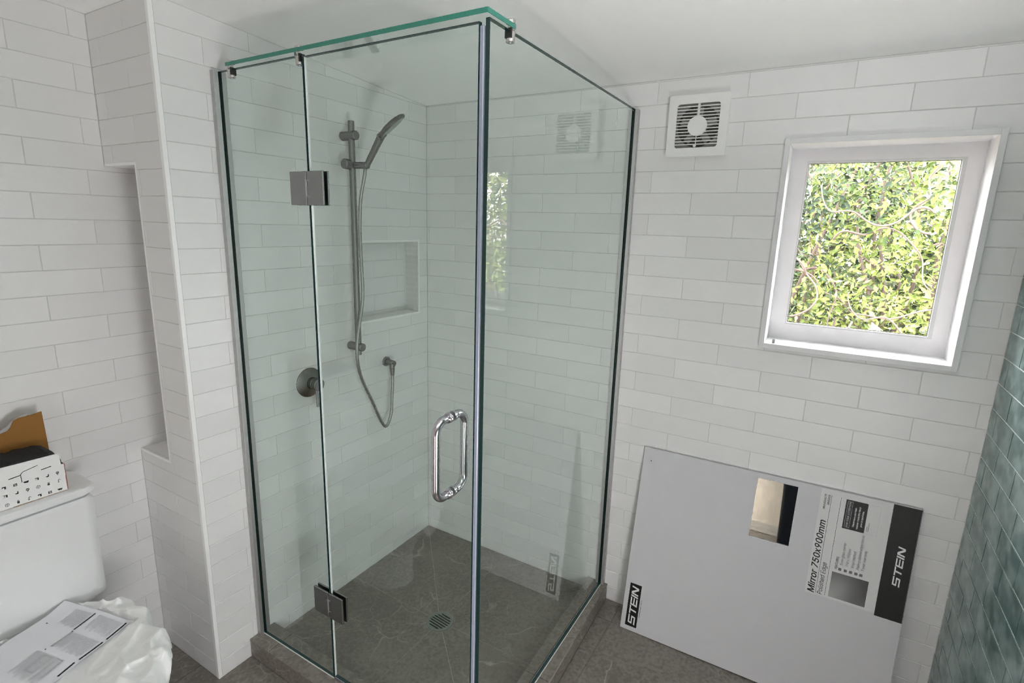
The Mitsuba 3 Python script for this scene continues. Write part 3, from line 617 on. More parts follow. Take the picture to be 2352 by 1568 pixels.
for x_, s_, L_ in ((0.7165, '5mm glass mirror', 0.079), (0.7327, '750 x 900mm', 0.062), (0.7480, 'Vinyl backed', 0.058), (0.7632, 'Plain polished edge mirror', 0.120), (0.7775, '5 year warranty', 0.071)):
    ink('bullet', rr(0.0095, 0.0095, 0.002).__class__(affinity.translate(rr(0.0095, 0.0095, 0.002), x_, 0.4995).exterior), 'ink_grey')
    ptext(s_, x_ + 0.0062, 0.5150, 0.0080, L_, False, 0.12)

# ------------------------------------------------------------------ toilet
to = thing('toilet', 'white close-coupled toilet with a square cistern against the recess wall', 'toilet')
def rbox(x0, x1, y0, y1, z0, z1, r, b=0.006, taper=0.0):
    g = sbox(x0 + r, y0 + r, x1 - r, y1 - r).buffer(r, 12)
    prof = [(z0, b), (z0 + b, 0), (z1 - b, 0), (z1 - b * 0.3, b * 0.35), (z1, b)]
    cx_, cy_ = (x0 + x1) / 2, (y0 + y1) / 2; rings = []
    o = np.array(g.exterior.coords)[:-1]
    for z, i in prof:
        s = np.array([(x1 - x0 - 2 * i) / (x1 - x0), (y1 - y0 - 2 * i) / (y1 - y0)]) * (1 - taper * (z1 - z) / (z1 - z0))
        rings.append(np.c_[(o - (cx_, cy_)) * s + (cx_, cy_), np.full(len(o), z)])
    return trimesh.convex.convex_hull(np.vstack(rings))
TY1, TY0 = -1.3640, -1.7640
put('cistern', rbox(XL + 0.008, -0.172, TY0 + 0.004, TY1 - 0.004, 0.415, 0.769, 0.035, 0.02, 0.01), 'porcelain', to, smooth=35)
put('cistern_lid', rbox(XL + 0.004, -0.166, TY0 - 0.002, TY1 + 0.002, 0.7715, 0.799, 0.04, 0.008), 'porcelain', to, smooth=30)
bowl = []
th = np.linspace(0, 2 * np.pi, 48, endpoint=False); TC = np.array([0.075, -1.564])
def egg(a, b, dx=0): 
    x = np.cos(th); y = np.sin(th); return np.c_[TC[0] + dx + np.where(x > 0, a, a * 0.82) * x, TC[1] + b * y * (1 - 0.08 * x)]
for z, a_, b_, dx in ((0.0, 0.20, 0.13, -0.06), (0.03, 0.195, 0.125, -0.06), (0.15, 0.19, 0.125, -0.05), (0.28, 0.225, 0.155, -0.02), (0.36, 0.25, 0.178, 0), (0.395, 0.255, 0.180, 0), (0.40, 0.250, 0.176, 0)):
    bowl.append(np.c_[egg(a_, b_, dx), np.full(48, z)])
v = np.vstack(bowl + [[[TC[0], TC[1], 0.40]], [[TC[0], TC[1], 0]]]); f = []
for i in range(len(bowl) - 1):
    for j in range(48): q, s = i * 48 + j, i * 48 + (j + 1) % 48; f += [(q, s, s + 48), (q, s + 48, q + 48)]
n_ = len(bowl) * 48; f += [(n_, (len(bowl) - 1) * 48 + j, (len(bowl) - 1) * 48 + (j + 1) % 48) for j in range(48)] + [(n_ + 1, (j + 1) % 48, j) for j in range(48)]
put('bowl', trimesh.Trimesh(v, f, process=False), 'porcelain', to, smooth=40)
put('pedestal_back', rbox(XL + 0.01, 0.0, -1.67, -1.46, 0.0, 0.40, 0.03, 0.01), 'porcelain', to, smooth=35)
v = np.vstack([np.c_[egg(0.262 - i, 0.186 - i), np.full(48, z)] for z, i in ((0.402, 0.004), (0.406, 0), (0.420, 0), (0.428, 0.006))])
put('seat', trimesh.convex.convex_hull(v), 'porcelain', to, smooth=40)

# polythene bag left over the seat
ps = None
def drape():
    nt, nr = 300, 84
    tt = np.linspace(0, 2 * np.pi, nt, endpoint=False); S, Th = np.meshgrid(np.linspace(0, 1, nr), tt, indexing='ij')
    lob = 0.016 * np.sin(3 * Th + 1.0) + 0.010 * np.sin(7 * Th + 0.4) + 0.006 * np.sin(15 * Th + 2.0)
    c_, s_ = np.cos(Th), np.sin(Th)
    A_, B_ = np.where(c_ > 0, 0.262, 0.235) + lob, 0.192 + lob * 0.8
    roll = np.clip((S - 0.80) / 0.20, 0, 1)                           # the last fifth turns down over the rim
    rad = np.where(S < 0.80, S / 0.80, 1 + 0.085 * np.sin(roll * np.pi * 0.62))
    x = np.maximum(TC[0] + A_ * c_ * rad, -0.164); y = TC[1] + B_ * s_ * rad
    drop = (0.085 + 0.03 * np.sin(4 * Th + 0.7) + 0.015 * np.sin(11 * Th)) * (1 - np.cos(roll * np.pi * 0.5))
    p = np.stack([x, y, np.full_like(x, 0.4365)], -1)
    r0 = np.hypot(x - TC[0], y - TC[1])
    ridge = lambda q, k: 1 - np.abs(meshkit.noise(q, k) - 0.5) * 2
    fan = np.arctan2(y - (TC[1] - 0.03), x + 0.26)                    # folds fan out from the hinge side
    f1 = ridge(np.stack([fan * 11, r0 * 2.5, fan * 0], -1), 3) ** 3
    f2 = ridge(np.stack([x * 17 + y * 9, y * 17 - x * 6, x * 0 + 3], -1), 6) ** 4
    f3 = ridge(np.stack([x * 41, y * 41, x * 0 + 5], -1), 9) ** 3
    amp = 0.30 + 0.70 * np.clip((r0 - 0.03) / 0.14, 0, 1)
    p[..., 2] += amp * (0.016 * f1 + 0.012 * f2 + 0.0035 * f3) - drop
    p[..., 2] += 0.0005 * np.sin((x * 0.55 - y * 0.83) * 430 + 4 * f2) * (meshkit.noise(p * 9, 8) > 0.4) * (1 - roll)
    push = 0.012 * (ridge(np.stack([Th * 7, S * 9, Th * 0], -1), 12) ** 2 - 0.4) * np.clip((S - 0.7) / 0.3, 0, 1)
    d_ = np.stack([x - TC[0], y - TC[1]], -1) / np.maximum(r0[..., None], 1e-3); p[..., :2] += d_ * push[..., None]
    p[..., 0] = np.maximum(p[..., 0], -0.166)
    q_ = p[..., :2] - np.array([-0.1665, -1.4875]); e_ = np.array([0.2219, 0.0745]); e_ = e_ / np.linalg.norm(e_)
    pu, pv = q_ @ e_, q_ @ np.array([e_[1], -e_[0]])                  # the leaflet presses the folds flat where it lies
    under = (pu > -0.012) & (pu < 0.246) & (pv > -0.012) & (pv < 0.37)
    p[..., 2] = np.where(under, np.minimum(p[..., 2], 0.4405), p[..., 2])
    V_ = p.reshape(-1, 3); F_ = []
    for i in range(nr - 1):
        for j in range(nt):
            q, s2 = i * nt + j, i * nt + (j + 1) % nt; F_ += [(q, s2, s2 + nt), (q, s2 + nt, q + nt)]
    return trimesh.Trimesh(V_, F_, process=False)
put('plastic_bag', drape(), 'poly_sheet', smooth=True, label='crumpled white polythene sheet draped over the toilet seat', cat='plastic bag')

# instruction sheet
ish = thing('instruction_sheet', 'printed paper leaflet lying on the plastic-covered toilet seat', 'leaflet')
A_ = np.array([-0.1665, -1.4875]); eu = np.array([0.2219, 0.0745]); SW = np.linalg.norm(eu); eu /= SW; ev = np.array([eu[1], -eu[0]]); SH = 0.36
def sheet_z(u, v): return 0.4600 + 0.004 * np.sin(u * 17 + 0.6) - 0.010 * np.clip((u - 0.12) / 0.11, 0, 1) ** 2 + 0.008 * np.clip((0.05 - v) / 0.05, 0, 1) * np.clip((0.08 - u) / 0.08, 0, 1) - 0.003 * np.abs(np.sin(v * 21.5)) 
def sheet_pts(u, v, lift=0.0):
    p = A_ + np.outer(u, eu) + np.outer(v, ev); return np.c_[p, sheet_z(u, v) + lift]
uu, vv = np.meshgrid(np.linspace(0, SW, 30), np.linspace(0, SH, 44), indexing='ij')
Vp = sheet_pts(uu.ravel(), vv.ravel()); Fp = []
for i in range(29):
    for j in range(43): q = i * 44 + j; Fp += [(q, q + 44, q + 45), (q, q + 45, q + 1)]
put('page', trimesh.Trimesh(np.vstack([Vp, Vp - (0, 0, 0.0004)]), Fp + [(c + 1320, b + 1320, a + 1320) for a, b, c in Fp], process=False), 'paper_white', ish, smooth=True)
def pr_bar(name, u0, u1, v0, v1, mt, n=8):
    us, vs = np.meshgrid(np.linspace(u0, u1, 3), np.linspace(v0, v1, n), indexing='ij')
    q = sheet_pts(us.ravel(), vs.ravel(), 0.0008); F_ = []
    for i in range(2):
        for j in range(n - 1): a = i * n + j; F_ += [(a, a + n, a + n + 1), (a, a + n + 1, a + 1)]
    return trimesh.Trimesh(q, F_, process=False)
for (u0, v0, v1) in ((0.1235, 0.012, 0.076), (0.2260, 0.008, 0.070), (0.2255, 0.080, 0.146), (0.2230, 0.156, 0.200)):
    put('heading_bar', pr_bar('bar', u0, u0 + 0.0042, v0, v1, 'ink_black'), 'ink_black', ish)
for bi, (u0, u1, v0, v1) in enumerate(((0.062, 0.118, 0.014, 0.073), (0.142, 0.221, 0.012, 0.069), (0.128, 0.219, 0.083, 0.143), (0.110, 0.20, 0.160, 0.24))):
    ls = []
    k = u0; r_ = random.Random(bi)
    while k < u1:
        ls.append(pr_bar('l', k, k + 0.0009, v0, v0 + (v1 - v0) * (r_.uniform(0.8, 1.0) if r_.random() > 0.2 else r_.uniform(0.4, 0.7)), None, 6)); k += 0.0032
    put('text_block', cat_(ls), 'ink_soft', ish)
put('shaded_block', pr_bar('b', 0.127, 0.1325, 0.083, 0.140, None), 'ink_soft', ish)
for u_, v_ in ((0.030, 0.075), (0.126, 0.080), (0.124, 0.150)):
    put('bullet_dot', pr_bar('d', u_, u_ + 0.004, v_, v_ + 0.003, None, 3), 'ink_black', ish)
dg = [pr_bar('x', 0.140, 0.1408, 0.165, 0.215, None), pr_bar('x', 0.165, 0.1658, 0.165, 0.215, None), pr_bar('x', 0.140, 0.1655, 0.165, 0.1658, None, 2), pr_bar('x', 0.140, 0.1655, 0.2142, 0.215, None, 2), pr_bar('x', 0.148, 0.158, 0.185, 0.1858, None, 2), pr_bar('x', 0.178, 0.1788, 0.17, 0.235, None), pr_bar('x', 0.1955, 0.1963, 0.16, 0.22, None), pr_bar('x', 0.178, 0.1963, 0.163, 0.1638, None, 2)]
put('diagram', cat_(dg), 'ink_grey', ish)

# open carton on the cistern
ca = thing('tapware_carton', 'torn open white carton with black icons, standing on the toilet cistern', 'box')
CZ = 0.7995
cfx = -0.192
c0, c1 = np.array([cfx, -1.4285]), np.array([cfx - 0.002, -1.680])
cd = (c1 - c0) / np.linalg.norm(c1 - c0); cn = np.array([-cd[1], cd[0]])      # outward normal (+x side)
if cn[0] < 0: cn = -cn
mcf = frame((c0[0], c0[1], CZ), (-cd[0], -cd[1], 0), (0, 0, 1), (cn[0], cn[1], 0))   # u to the right (towards +y), origin at the right bottom corner
LW = 0.252
front = Polygon([(-LW, 0), (0, 0), (-0.0005, 0.083), (-0.007, 0.0845), (-0.0085, 0.112), (-0.012, 0.1185), (-0.02, 0.1195), (-LW, 0.126)])
tab = LineString([(-0.098, 0.066), (-0.0985, 0.0885), (-0.093, 0.0945), (-0.060, 0.1015)]).buffer(0.0008)
slot_ = unary_union([LineString([(-0.1235, 0.0845), (-0.1005, 0.0865)]).buffer(0.0012), LineString([(-0.0525, 0.0850), (-0.0310, 0.0870)]).buffer(0.0012)])
put('front_panel', moved(plate(front.difference(slot_), 0.0025), mcf), 'carton_white', ca)
put('slit', moved(plate(unary_union([tab, slot_]), 0.0006), mcf @ np.array(frame((0, 0, 0.0002), (1, 0, 0), (0, 1, 0)))), 'ink_black', ca)
CD = 0.105
mcs = frame((c0[0], c0[1], CZ), (-cn[0], -cn[1], 0), (0, 0, 1), (-cd[0], -cd[1], 0))  # right end, u goes back
put('end_panel', moved(plate(Polygon([(0.003, 0), (CD, 0), (CD, 0.086), (0.003, 0.0845)]), 0.0025), mcs), 'kraft', ca)
put('end_flap', moved(plate(Polygon([(0.0, 0.002), (0.004, 0.002), (0.004, 0.0835), (0.0, 0.0825)]), 0.0025), mcs @ np.array(frame((0, 0, 0.001), (1, 0, 0), (0, 1, 0)))), 'red_edge', ca)
mcb = frame((c0[0] - cn[0] * CD, c0[1] - cn[1] * CD, CZ), (-cd[0], -cd[1], 0), (0, 0, 1), (cn[0], cn[1], 0))
# torn brown back flap
tear = [(-0.002, 0.0), (0.002, 0.105), (-0.0005, 0.2235), (-0.040, 0.2185), (-0.055, 0.2185), (-0.0665, 0.2135), (-0.075, 0.196), (-0.083, 0.187), (-0.098, 0.1835), (-0.115, 0.171), (-0.14, 0.178), (-0.17, 0.160), (-LW, 0.165), (-LW, 0.0)]
put('back_flap', moved(plate(Polygon(tear), 0.003), mcb), 'kraft', ca)
tear2 = [(-0.028, 0.214), (-0.036, 0.2265), (-0.044, 0.2255), (-0.060, 0.2175), (-0.070, 0.2125), (-0.082, 0.1995), (-0.092, 0.1950), (-0.118, 0.1800), (-0.150, 0.188), (-0.175, 0.168), (-0.175, 0.15), (-0.12, 0.15), (-0.09, 0.17), (-0.06, 0.20)]
put('torn_liner', moved(plate(Polygon(tear2), 0.0015), mcb @ np.array(frame((0, 0, -0.0035), (1, 0, 0), (0, 1, 0)))), 'torn_card', ca)
put('base', moved(box(-LW, 0, 0.0, 0.002, -CD, 0), mcf), 'kraft', ca)
put('end_panel', moved(box(-LW, -LW + 0.0025, 0.0, 0.12, -CD, 0), mcf), 'kraft', ca)
# black wrap heaped inside the box
gu, gv = np.meshgrid(np.linspace(-LW + 0.004, -0.0045, 60), np.linspace(-CD + 0.001, -0.0035, 26), indexing='ij')
hz = 0.116 + 0.012 * np.clip(-gu / 0.08, 0, 1) - 0.025 * np.clip((gu + 0.03) / 0.03, 0, 1) + (meshkit.fbm(np.stack([gu * 30, gv * 30, gu * 0], -1), 4, 2) - 0.5) * 0.022 + 0.012 * np.sin(np.pi * (gv + CD) / CD)
hv = np.stack([gu, hz, gv], -1).reshape(-1, 3); hf = []
for i in range(59):
    for j in range(25): q = i * 26 + j; hf += [(q, q + 26, q + 27), (q, q + 27, q + 1)]
bot = hv.copy(); bot[:, 1] = 0.01
edge = [i * 26 for i in range(60)] + [59 * 26 + j for j in range(26)] + [i * 26 + 25 for i in range(59, -1, -1)] + [j for j in range(25, -1, -1)]
hf2 = [(a, b, b + 1560) for a, b in zip(edge, edge[1:])] + [(a, b + 1560, a + 1560) for a, b in zip(edge, edge[1:])]
put('black_foam_wrap', moved(trimesh.Trimesh(np.vstack([hv, bot]), hf + hf2, process=False), mcf), 'black_foam', smooth=35, label='black foam wrapping heaped inside the torn white carton', cat='packing foam')
# icons
def ic_tap(): return unary_union([sbox(-0.004, 0.001, 0.003, 0.0035), sbox(0.0005, -0.0038, 0.004, 0.0035), sbox(-0.0045, -0.0005, -0.0025, 0.0025)])
def ic_box(): return unary_union([sbox(-0.0042, -0.0036, 0.0042, 0.0036).difference(sbox(-0.0028, -0.0004, 0.0028, 0.0006)).difference(sbox(-0.0028, 0.0015, 0.001, 0.0024)).difference(sbox(-0.001, -0.0024, 0.0028, -0.0014))])
def ic_bar(): return unary_union([sbox(-0.0058, -0.0002, 0.0058, 0.0026), Polygon([(-0.005, 0), (0.005, 0), (0.004, -0.0028), (-0.004, -0.0022)])])
def ic_mixer(): return unary_union([sbox(-0.0045, 0.0018, 0.004, 0.0034), sbox(0.0008, -0.0038, 0.0042, 0.0025), LineString([(-0.001, 0.0008), (-0.003, -0.0028)]).buffer(0.0005)])
def ic_bowl(): return unary_union([Polygon([(-0.0045, -0.0005), (0.004, 0.0005), (0.003, -0.0034), (-0.001, -0.0034)]), sbox(0.0015, -0.001, 0.0038, 0.0045)])
def ic_show(): return unary_union([Point(0, 0.0015).buffer(0.0038).difference(Point(0, 0.0015).buffer(0.0022)), Point(0, 0.0015).buffer(0.0012), sbox(-0.0008, -0.0055, 0.0008, -0.001)])
def ic_hook(): return unary_union([LineString([(0.004, 0.003), (0.003, 0.0045), (0.0005, 0.0045), (-0.001, 0.002), (0.0, -0.001), (-0.001, -0.004)]).buffer(0.0006), LineString([(-0.003, -0.0015), (-0.001, -0.004), (0.001, -0.002)]).buffer(0.0005)])
def ic_cube(): 
    h = Polygon([(0.0048 * math.cos(math.pi / 6 + k * math.pi / 3), 0.0048 * math.sin(math.pi / 6 + k * math.pi / 3)) for k in range(6)])
    return unary_union([h.exterior.buffer(0.00035), LineString([(0, 0), (0, -0.0046)]).buffer(0.0003), LineString([(0, 0), (0.004, 0.0023)]).buffer(0.0003), LineString([(0, 0), (-0.004, 0.0023)]).buffer(0.0003), LineString([(0, 0.0045), (0, 0)]).buffer(0.0002), LineString([(-0.0042, -0.002), (0.0042, 0.002)]).buffer(0.0002)])
def ic_can(): return unary_union([sbox(-0.0026, -0.0042, 0.0026, 0.0008), LineString([(-0.002, 0.0012), (-0.0005, 0.0044)]).buffer(0.0006), LineString([(0.0005, 0.001), (0.0018, 0.004)]).buffer(0.0006)])
seq = [[ic_show, ic_bowl, ic_mixer, ic_bar, ic_box, ic_tap], [ic_hook, ic_can, ic_cube, ic_show, ic_bowl, ic_mixer], [ic_bar, ic_box, ic_tap, ic_hook, ic_can, ic_cube]]
for r_, row in enumerate(seq):
    for k in range(9):
        g = row[k % 6]() if k < 6 else row[(k + 2) % 6]()
        u_, v_ = -0.0185 - k * 0.0236, 0.0605 - r_ * 0.0245 + 0.0007 * k - (0.002 if r_ == 2 else 0)
        put('icon', moved(plate(affinity.translate(affinity.rotate(g, -1, origin=(0, 0)), u_, v_), 0.0003), mcf @ np.array(frame((0, 0, 0.0003), (1, 0, 0), (0, 1, 0)))), 'ink_black', ca)

# ------------------------------------------------------------------ unseen and added lamps, placed to light the room
def lit(key, L): scene[key]['emitter'] = {'type': 'area', 'radiance': rgb(*L)}
def glow_disc(c, d, r):
    v, f = trimesh.creation.triangulate_polygon(Point(0, 0).buffer(r, 16), engine='earcut')
    t = trimesh.Trimesh(np.c_[v, np.zeros(len(v))], f, process=False)
    if t.face_normals[0][2] < 0: t.invert()
    return moved(t, axis_frame(c, d))
LX, LY, LR = 1.30, -1.85, 0.17
lz = ceil_z(LY)
lmp = thing('unseen_ceiling_lamp', 'unseen round opal ceiling lamp, placed to light the rear of the bathroom', 'lamp')  # out of view, lights the cream wall and the rear of the room
put('base_ring', lathe([(0, 0), (LR + 0.008, 0), (LR + 0.008, -0.03), (LR, -0.034), (0, -0.034)], (LX, LY, lz + 0.006), (0, 0, 1)), 'lamp_body', lmp, smooth=35)
dome = lathe([(LR, 0), (LR * 0.96, -0.022), (LR * 0.8, -0.040), (LR * 0.5, -0.052), (0, -0.057)], (LX, LY, lz - 0.028), (0, 0, 1), 48)
if (dome.face_normals[:, 2] * dome.area_faces).sum() > 0: dome.invert()
lit(put('diffuser', dome, 'lamp_body', lmp), UNSEEN_LAMP)
def added_fill_light(lab, c, aim, L):  # floodlights added only to fill the room with light
    k = thing('added_fill_light', lab, 'floodlight')
    c = np.array(c, float); d = np.array(aim, float); d /= np.linalg.norm(d)
    x = np.cross((0, 0, 1.0), d); x /= np.linalg.norm(x); m = frame(c, x, np.cross(d, x), d)
    put('housing', moved(bevel_box(-0.195, 0.195, -0.16, 0.16, -0.06, -0.004, 0.012), m), 'black_gasket', k)
    put('bezel', moved(plate(rr(0.39, 0.32, 0.02).difference(rr(0.352, 0.282, 0.008)), 0.01), m @ np.array(frame((0, 0, 0.006), (1, 0, 0), (0, 1, 0)))), 'yellow_paint', k)
    lit(put('lens', moved(trimesh.Trimesh([(-0.175, -0.14, 0), (0.175, -0.14, 0), (0.175, 0.14, 0), (-0.175, 0.14, 0)], [(0, 1, 2), (0, 2, 3)], process=False), m), 'lamp_body', k), L)
    q = c - d * 0.035; top = q - np.array([0, 0, 0.17])
    put('yoke', tube(np.array([q + x * 0.19, q + x * 0.205 - (0, 0, 0.1), top + x * 0.1, top - x * 0.1, q - x * 0.205 - (0, 0, 0.1), q - x * 0.19]), 0.009, 10), 'yellow_paint', k)
    put('pole', cyl(top, (top[0], top[1], 0.10), 0.014, 16), 'steel', k, smooth=35)
    for i in range(3):
        a_ = i * 2 * math.pi / 3 + 0.5; e = np.array([math.cos(a_), math.sin(a_), 0])
        put('leg', tube(np.array([(top[0], top[1], 0.16), np.array([top[0], top[1], 0.008]) + e * 0.13]), 0.008, 10), 'steel', k)
def rr(w, h, r): return sbox(-w / 2 + r, -h / 2 + r, w / 2 - r, h / 2 - r).buffer(r, 6)
added_fill_light("added fill floodlight on a low stand right of the camera", (1.95, -1.75, 0.60), (-1.4, 1.05, 0.30), FILL_A)
glb = thing('unseen_globe_lamp', 'unseen opal globe lamp on the floor, placed to light the cream wall', 'lamp')  # out of view, placed to brighten the cream wall in the mirror
put('foot', lathe([(0, 0), (0.09, 0), (0.09, 0.012), (0.03, 0.02), (0.03, 0.17), (0.045, 0.185), (0, 0.185)], (1.12, -2.68, 0.0), (0, 0, 1), 36), 'lamp_body', glb, smooth=35)
g_ = trimesh.creation.icosphere(3, 0.12); g_.apply_translation((1.12, -2.68, 0.300)); lit(put('globe', g_, 'lamp_body', glb), UNSEEN_GLOBE)
added_fill_light("added fill floodlight on a tall stand before the green wall", (1.955, -1.50, 0.95), (-2.0, 0.25, 0.0), FILL_C)
wlp = thing('added_wall_lamp', 'added white bowl uplighter on the green tiled wall, brightening the ceiling', 'lamp')  # added to throw light up onto the ceiling
UX, UY, UZ = W - 0.155, -1.45, 1.72
put('bowl', lathe([(0, -0.07), (0.07, -0.06), (0.12, -0.02), (0.142, 0.008), (0.137, 0.008), (0.118, -0.010), (0, -0.030)], (UX, UY, UZ), (0, 0, 1), 40), 'lamp_body', wlp, smooth=35)
put('mount', box(UX + 0.10, W - 0.0015, UY - 0.03, UY + 0.03, UZ - 0.04, UZ - 0.012), 'lamp_body', wlp)
lit(put('bulb_face', glow_disc((UX, UY, UZ - 0.002), (0, 0, 1), 0.128), 'lamp_body', wlp), ADDED_BOWL)

# ------------------------------------------------------------------ the photographer, seen only in the mirror
def bones(segs, L=0.012, it=10):
    parts = []
    for (p, r0), (q, r1) in segs:
        a_ = Manifold.sphere(r0, 20).translate(tuple(map(float, p))); b_ = Manifold.sphere(r1, 20).translate(tuple(map(float, q)))
        parts.append(Manifold.batch_hull([a_, b_]))
    m = parts[0]
    for p_ in parts[1:]: m = m + p_
    m = m.refine_to_length(L).to_mesh(); t = trimesh.Trimesh(m.vert_properties[:, :3], m.tri_verts, process=True)
    trimesh.smoothing.filter_taubin(t, iterations=it); return t
FR, FLt = (1.665, -2.235, 0.0), (1.850, -2.33, 0.0)
HPR, HPL, PEL = (1.680, -2.335, 0.90), (1.850, -2.355, 0.90), (1.765, -2.345, 0.96)
KR, KL = (1.665, -2.255, 0.50), (1.850, -2.325, 0.50)
CH, NK, HDc = (1.750, -2.335, 1.30), (1.730, -2.320, 1.485), (1.715, -2.295, 1.635)
SR, SLd = (1.570, -2.290, 1.42), (1.900, -2.365, 1.42)
ER, EL = (1.465, -2.215, 1.22), (1.885, -2.200, 1.21)
HR_, HL_ = (1.455, -2.130, 1.47), (1.665, -2.125, 1.47)
up3 = lambda p, z: (p[0], p[1], z)
body = [((up3(FR, 0.085), 0.042), (KR, 0.055)), ((KR, 0.058), (HPR, 0.085)), ((up3(FLt, 0.085), 0.042), (KL, 0.055)), ((KL, 0.058), (HPL, 0.085)),
        ((HPR, 0.095), (HPL, 0.095)), ((PEL, 0.12), (CH, 0.125)), ((SR, 0.05), (SLd, 0.05)), ((CH, 0.12), (NK, 0.06)), ((NK, 0.055), (HDc, 0.06)),
        ((SR, 0.05), (ER, 0.042)), ((ER, 0.04), (HR_, 0.028)), ((SLd, 0.05), (EL, 0.042)), ((EL, 0.04), (HL_, 0.028)),
        ((HDc, 0.078), (tuple(np.array(HDc) + (-0.004, 0.008, 0.035)), 0.082)), ((HDc, 0.06), (tuple(np.array(HDc) + (-0.018, 0.045, -0.062)), 0.032))]
fdir = np.array([-0.40, 0.91, 0]); fdir /= np.linalg.norm(fdir); sdir = np.array([fdir[1], -fdir[0], 0])
nose = np.array(HDc) + fdir * 0.080
body.append(((tuple(nose + (0, 0, 0.012)), 0.010), (tuple(nose + fdir * 0.014 + (0, 0, -0.016)), 0.012)))
for s_ in (-1, 1): body.append(((tuple(np.array(HDc) + sdir * s_ * 0.080 + (0, 0, 0.018)), 0.012), (tuple(np.array(HDc) + sdir * s_ * 0.080 + (0, 0, -0.020)), 0.009)))
for hp, s_ in ((HR_, 1), (HL_, -1)):
    hp = np.array(hp); pc = hp + (0, 0.012, 0.055)
    body.append(((tuple(hp), 0.026), (tuple(pc), 0.030)))
    for k_ in range(4):
        b0 = pc + sdir * (k_ - 1.5) * 0.019 + (0, 0.006, 0.022); b1 = b0 + (s_ * 0.006, 0.012, 0.034 - abs(k_ - 1.5) * 0.004); b2 = b1 + (s_ * 0.012, -0.010, 0.026)
        body += [((tuple(b0), 0.0095), (tuple(b1), 0.0088)), ((tuple(b1), 0.0088), (tuple(b2), 0.0075))]
    t0 = pc + sdir * s_ * 0.030 - (0, 0, 0.012); t1 = t0 + sdir * s_ * 0.020 + (0, 0.012, 0.032)
    body += [((tuple(t0), 0.012), (tuple(t1), 0.0095)), ((tuple(t1), 0.0095), (tuple(t1 + (0, 0.004, 0.024)), 0.0085))]
pe = put('person', bones(body, 0.010, 8), 'skin', smooth=True, label='person in dark trousers reflected in the small mirror window of the grey carton', cat='person')
put('trousers', bones([((up3(FR, 0.05), 0.066), (KR, 0.078)), ((KR, 0.080), (HPR, 0.103)), ((up3(FLt, 0.05), 0.066), (KL, 0.078)), ((KL, 0.080), (HPL, 0.103)), ((HPR, 0.112), (HPL, 0.112)), ((PEL, 0.13), ((1.765, -2.345, 1.0), 0.13))]), 'denim_black', pe, smooth=True)
put('jumper', bones([((PEL, 0.137), (CH, 0.142)), ((SR, 0.066), (SLd, 0.066)), ((CH, 0.135), (NK, 0.068)), ((SR, 0.064), (ER, 0.055)), ((ER, 0.055), (tuple(np.array(HR_) - (0, 0.01, 0.05)), 0.040)), ((SLd, 0.064), (EL, 0.055)), ((EL, 0.055), (tuple(np.array(HL_) - (0, 0.01, 0.05)), 0.040))]), 'wool_dark', pe, smooth=True)
hb = np.array(HDc)
put('hair', bones([((tuple(hb - fdir * 0.028 + (0, 0, 0.045)), 0.082), (tuple(hb + fdir * 0.012 + (0, 0, 0.068)), 0.066)), ((tuple(hb - fdir * 0.034 + (0, 0, -0.01)), 0.068), (tuple(hb - fdir * 0.028 + (0, 0, 0.045)), 0.082))]), 'hair_brown', pe, smooth=True)
for s_ in (-1, 1):
    e_ = trimesh.creation.icosphere(2, 0.0115); e_.apply_translation(hb + fdir * 0.074 + sdir * s_ * 0.031 + (0, 0, 0.020)); put('eye', e_, 'print_white', pe, smooth=True)
    b0 = hb + fdir * 0.080 + sdir * s_ * 0.031
    put('brow', bones([((tuple(b0 - sdir * 0.013 + (0, 0, 0.037)), 0.0035), (tuple(b0 + sdir * 0.013 + (0, 0, 0.037)), 0.0035))], 0.004, 2), 'hair_brown', pe, smooth=True)
put('mouth', bones([((tuple(hb + fdir * 0.078 - sdir * 0.020 + (0, 0, -0.046)), 0.004), (tuple(hb + fdir * 0.084 + (0, 0, -0.047)), 0.005)), ((tuple(hb + fdir * 0.084 + (0, 0, -0.047)), 0.005), (tuple(hb + fdir * 0.078 + sdir * 0.020 + (0, 0, -0.046)), 0.004))], 0.004, 2), 'lip', pe, smooth=True)
for F_ in (FR, FLt):
    f0 = np.array(F_)
    put('shoe', bones([((tuple(f0 - fdir * 0.05 + (0, 0, 0.046)), 0.044), (tuple(f0 + fdir * 0.15 + (0, 0, 0.034)), 0.034)), ((tuple(f0 - fdir * 0.03 + (0, 0, 0.07)), 0.045), (tuple(f0 + fdir * 0.05 + (0, 0, 0.05)), 0.042))]), 'denim_black', pe, smooth=True)

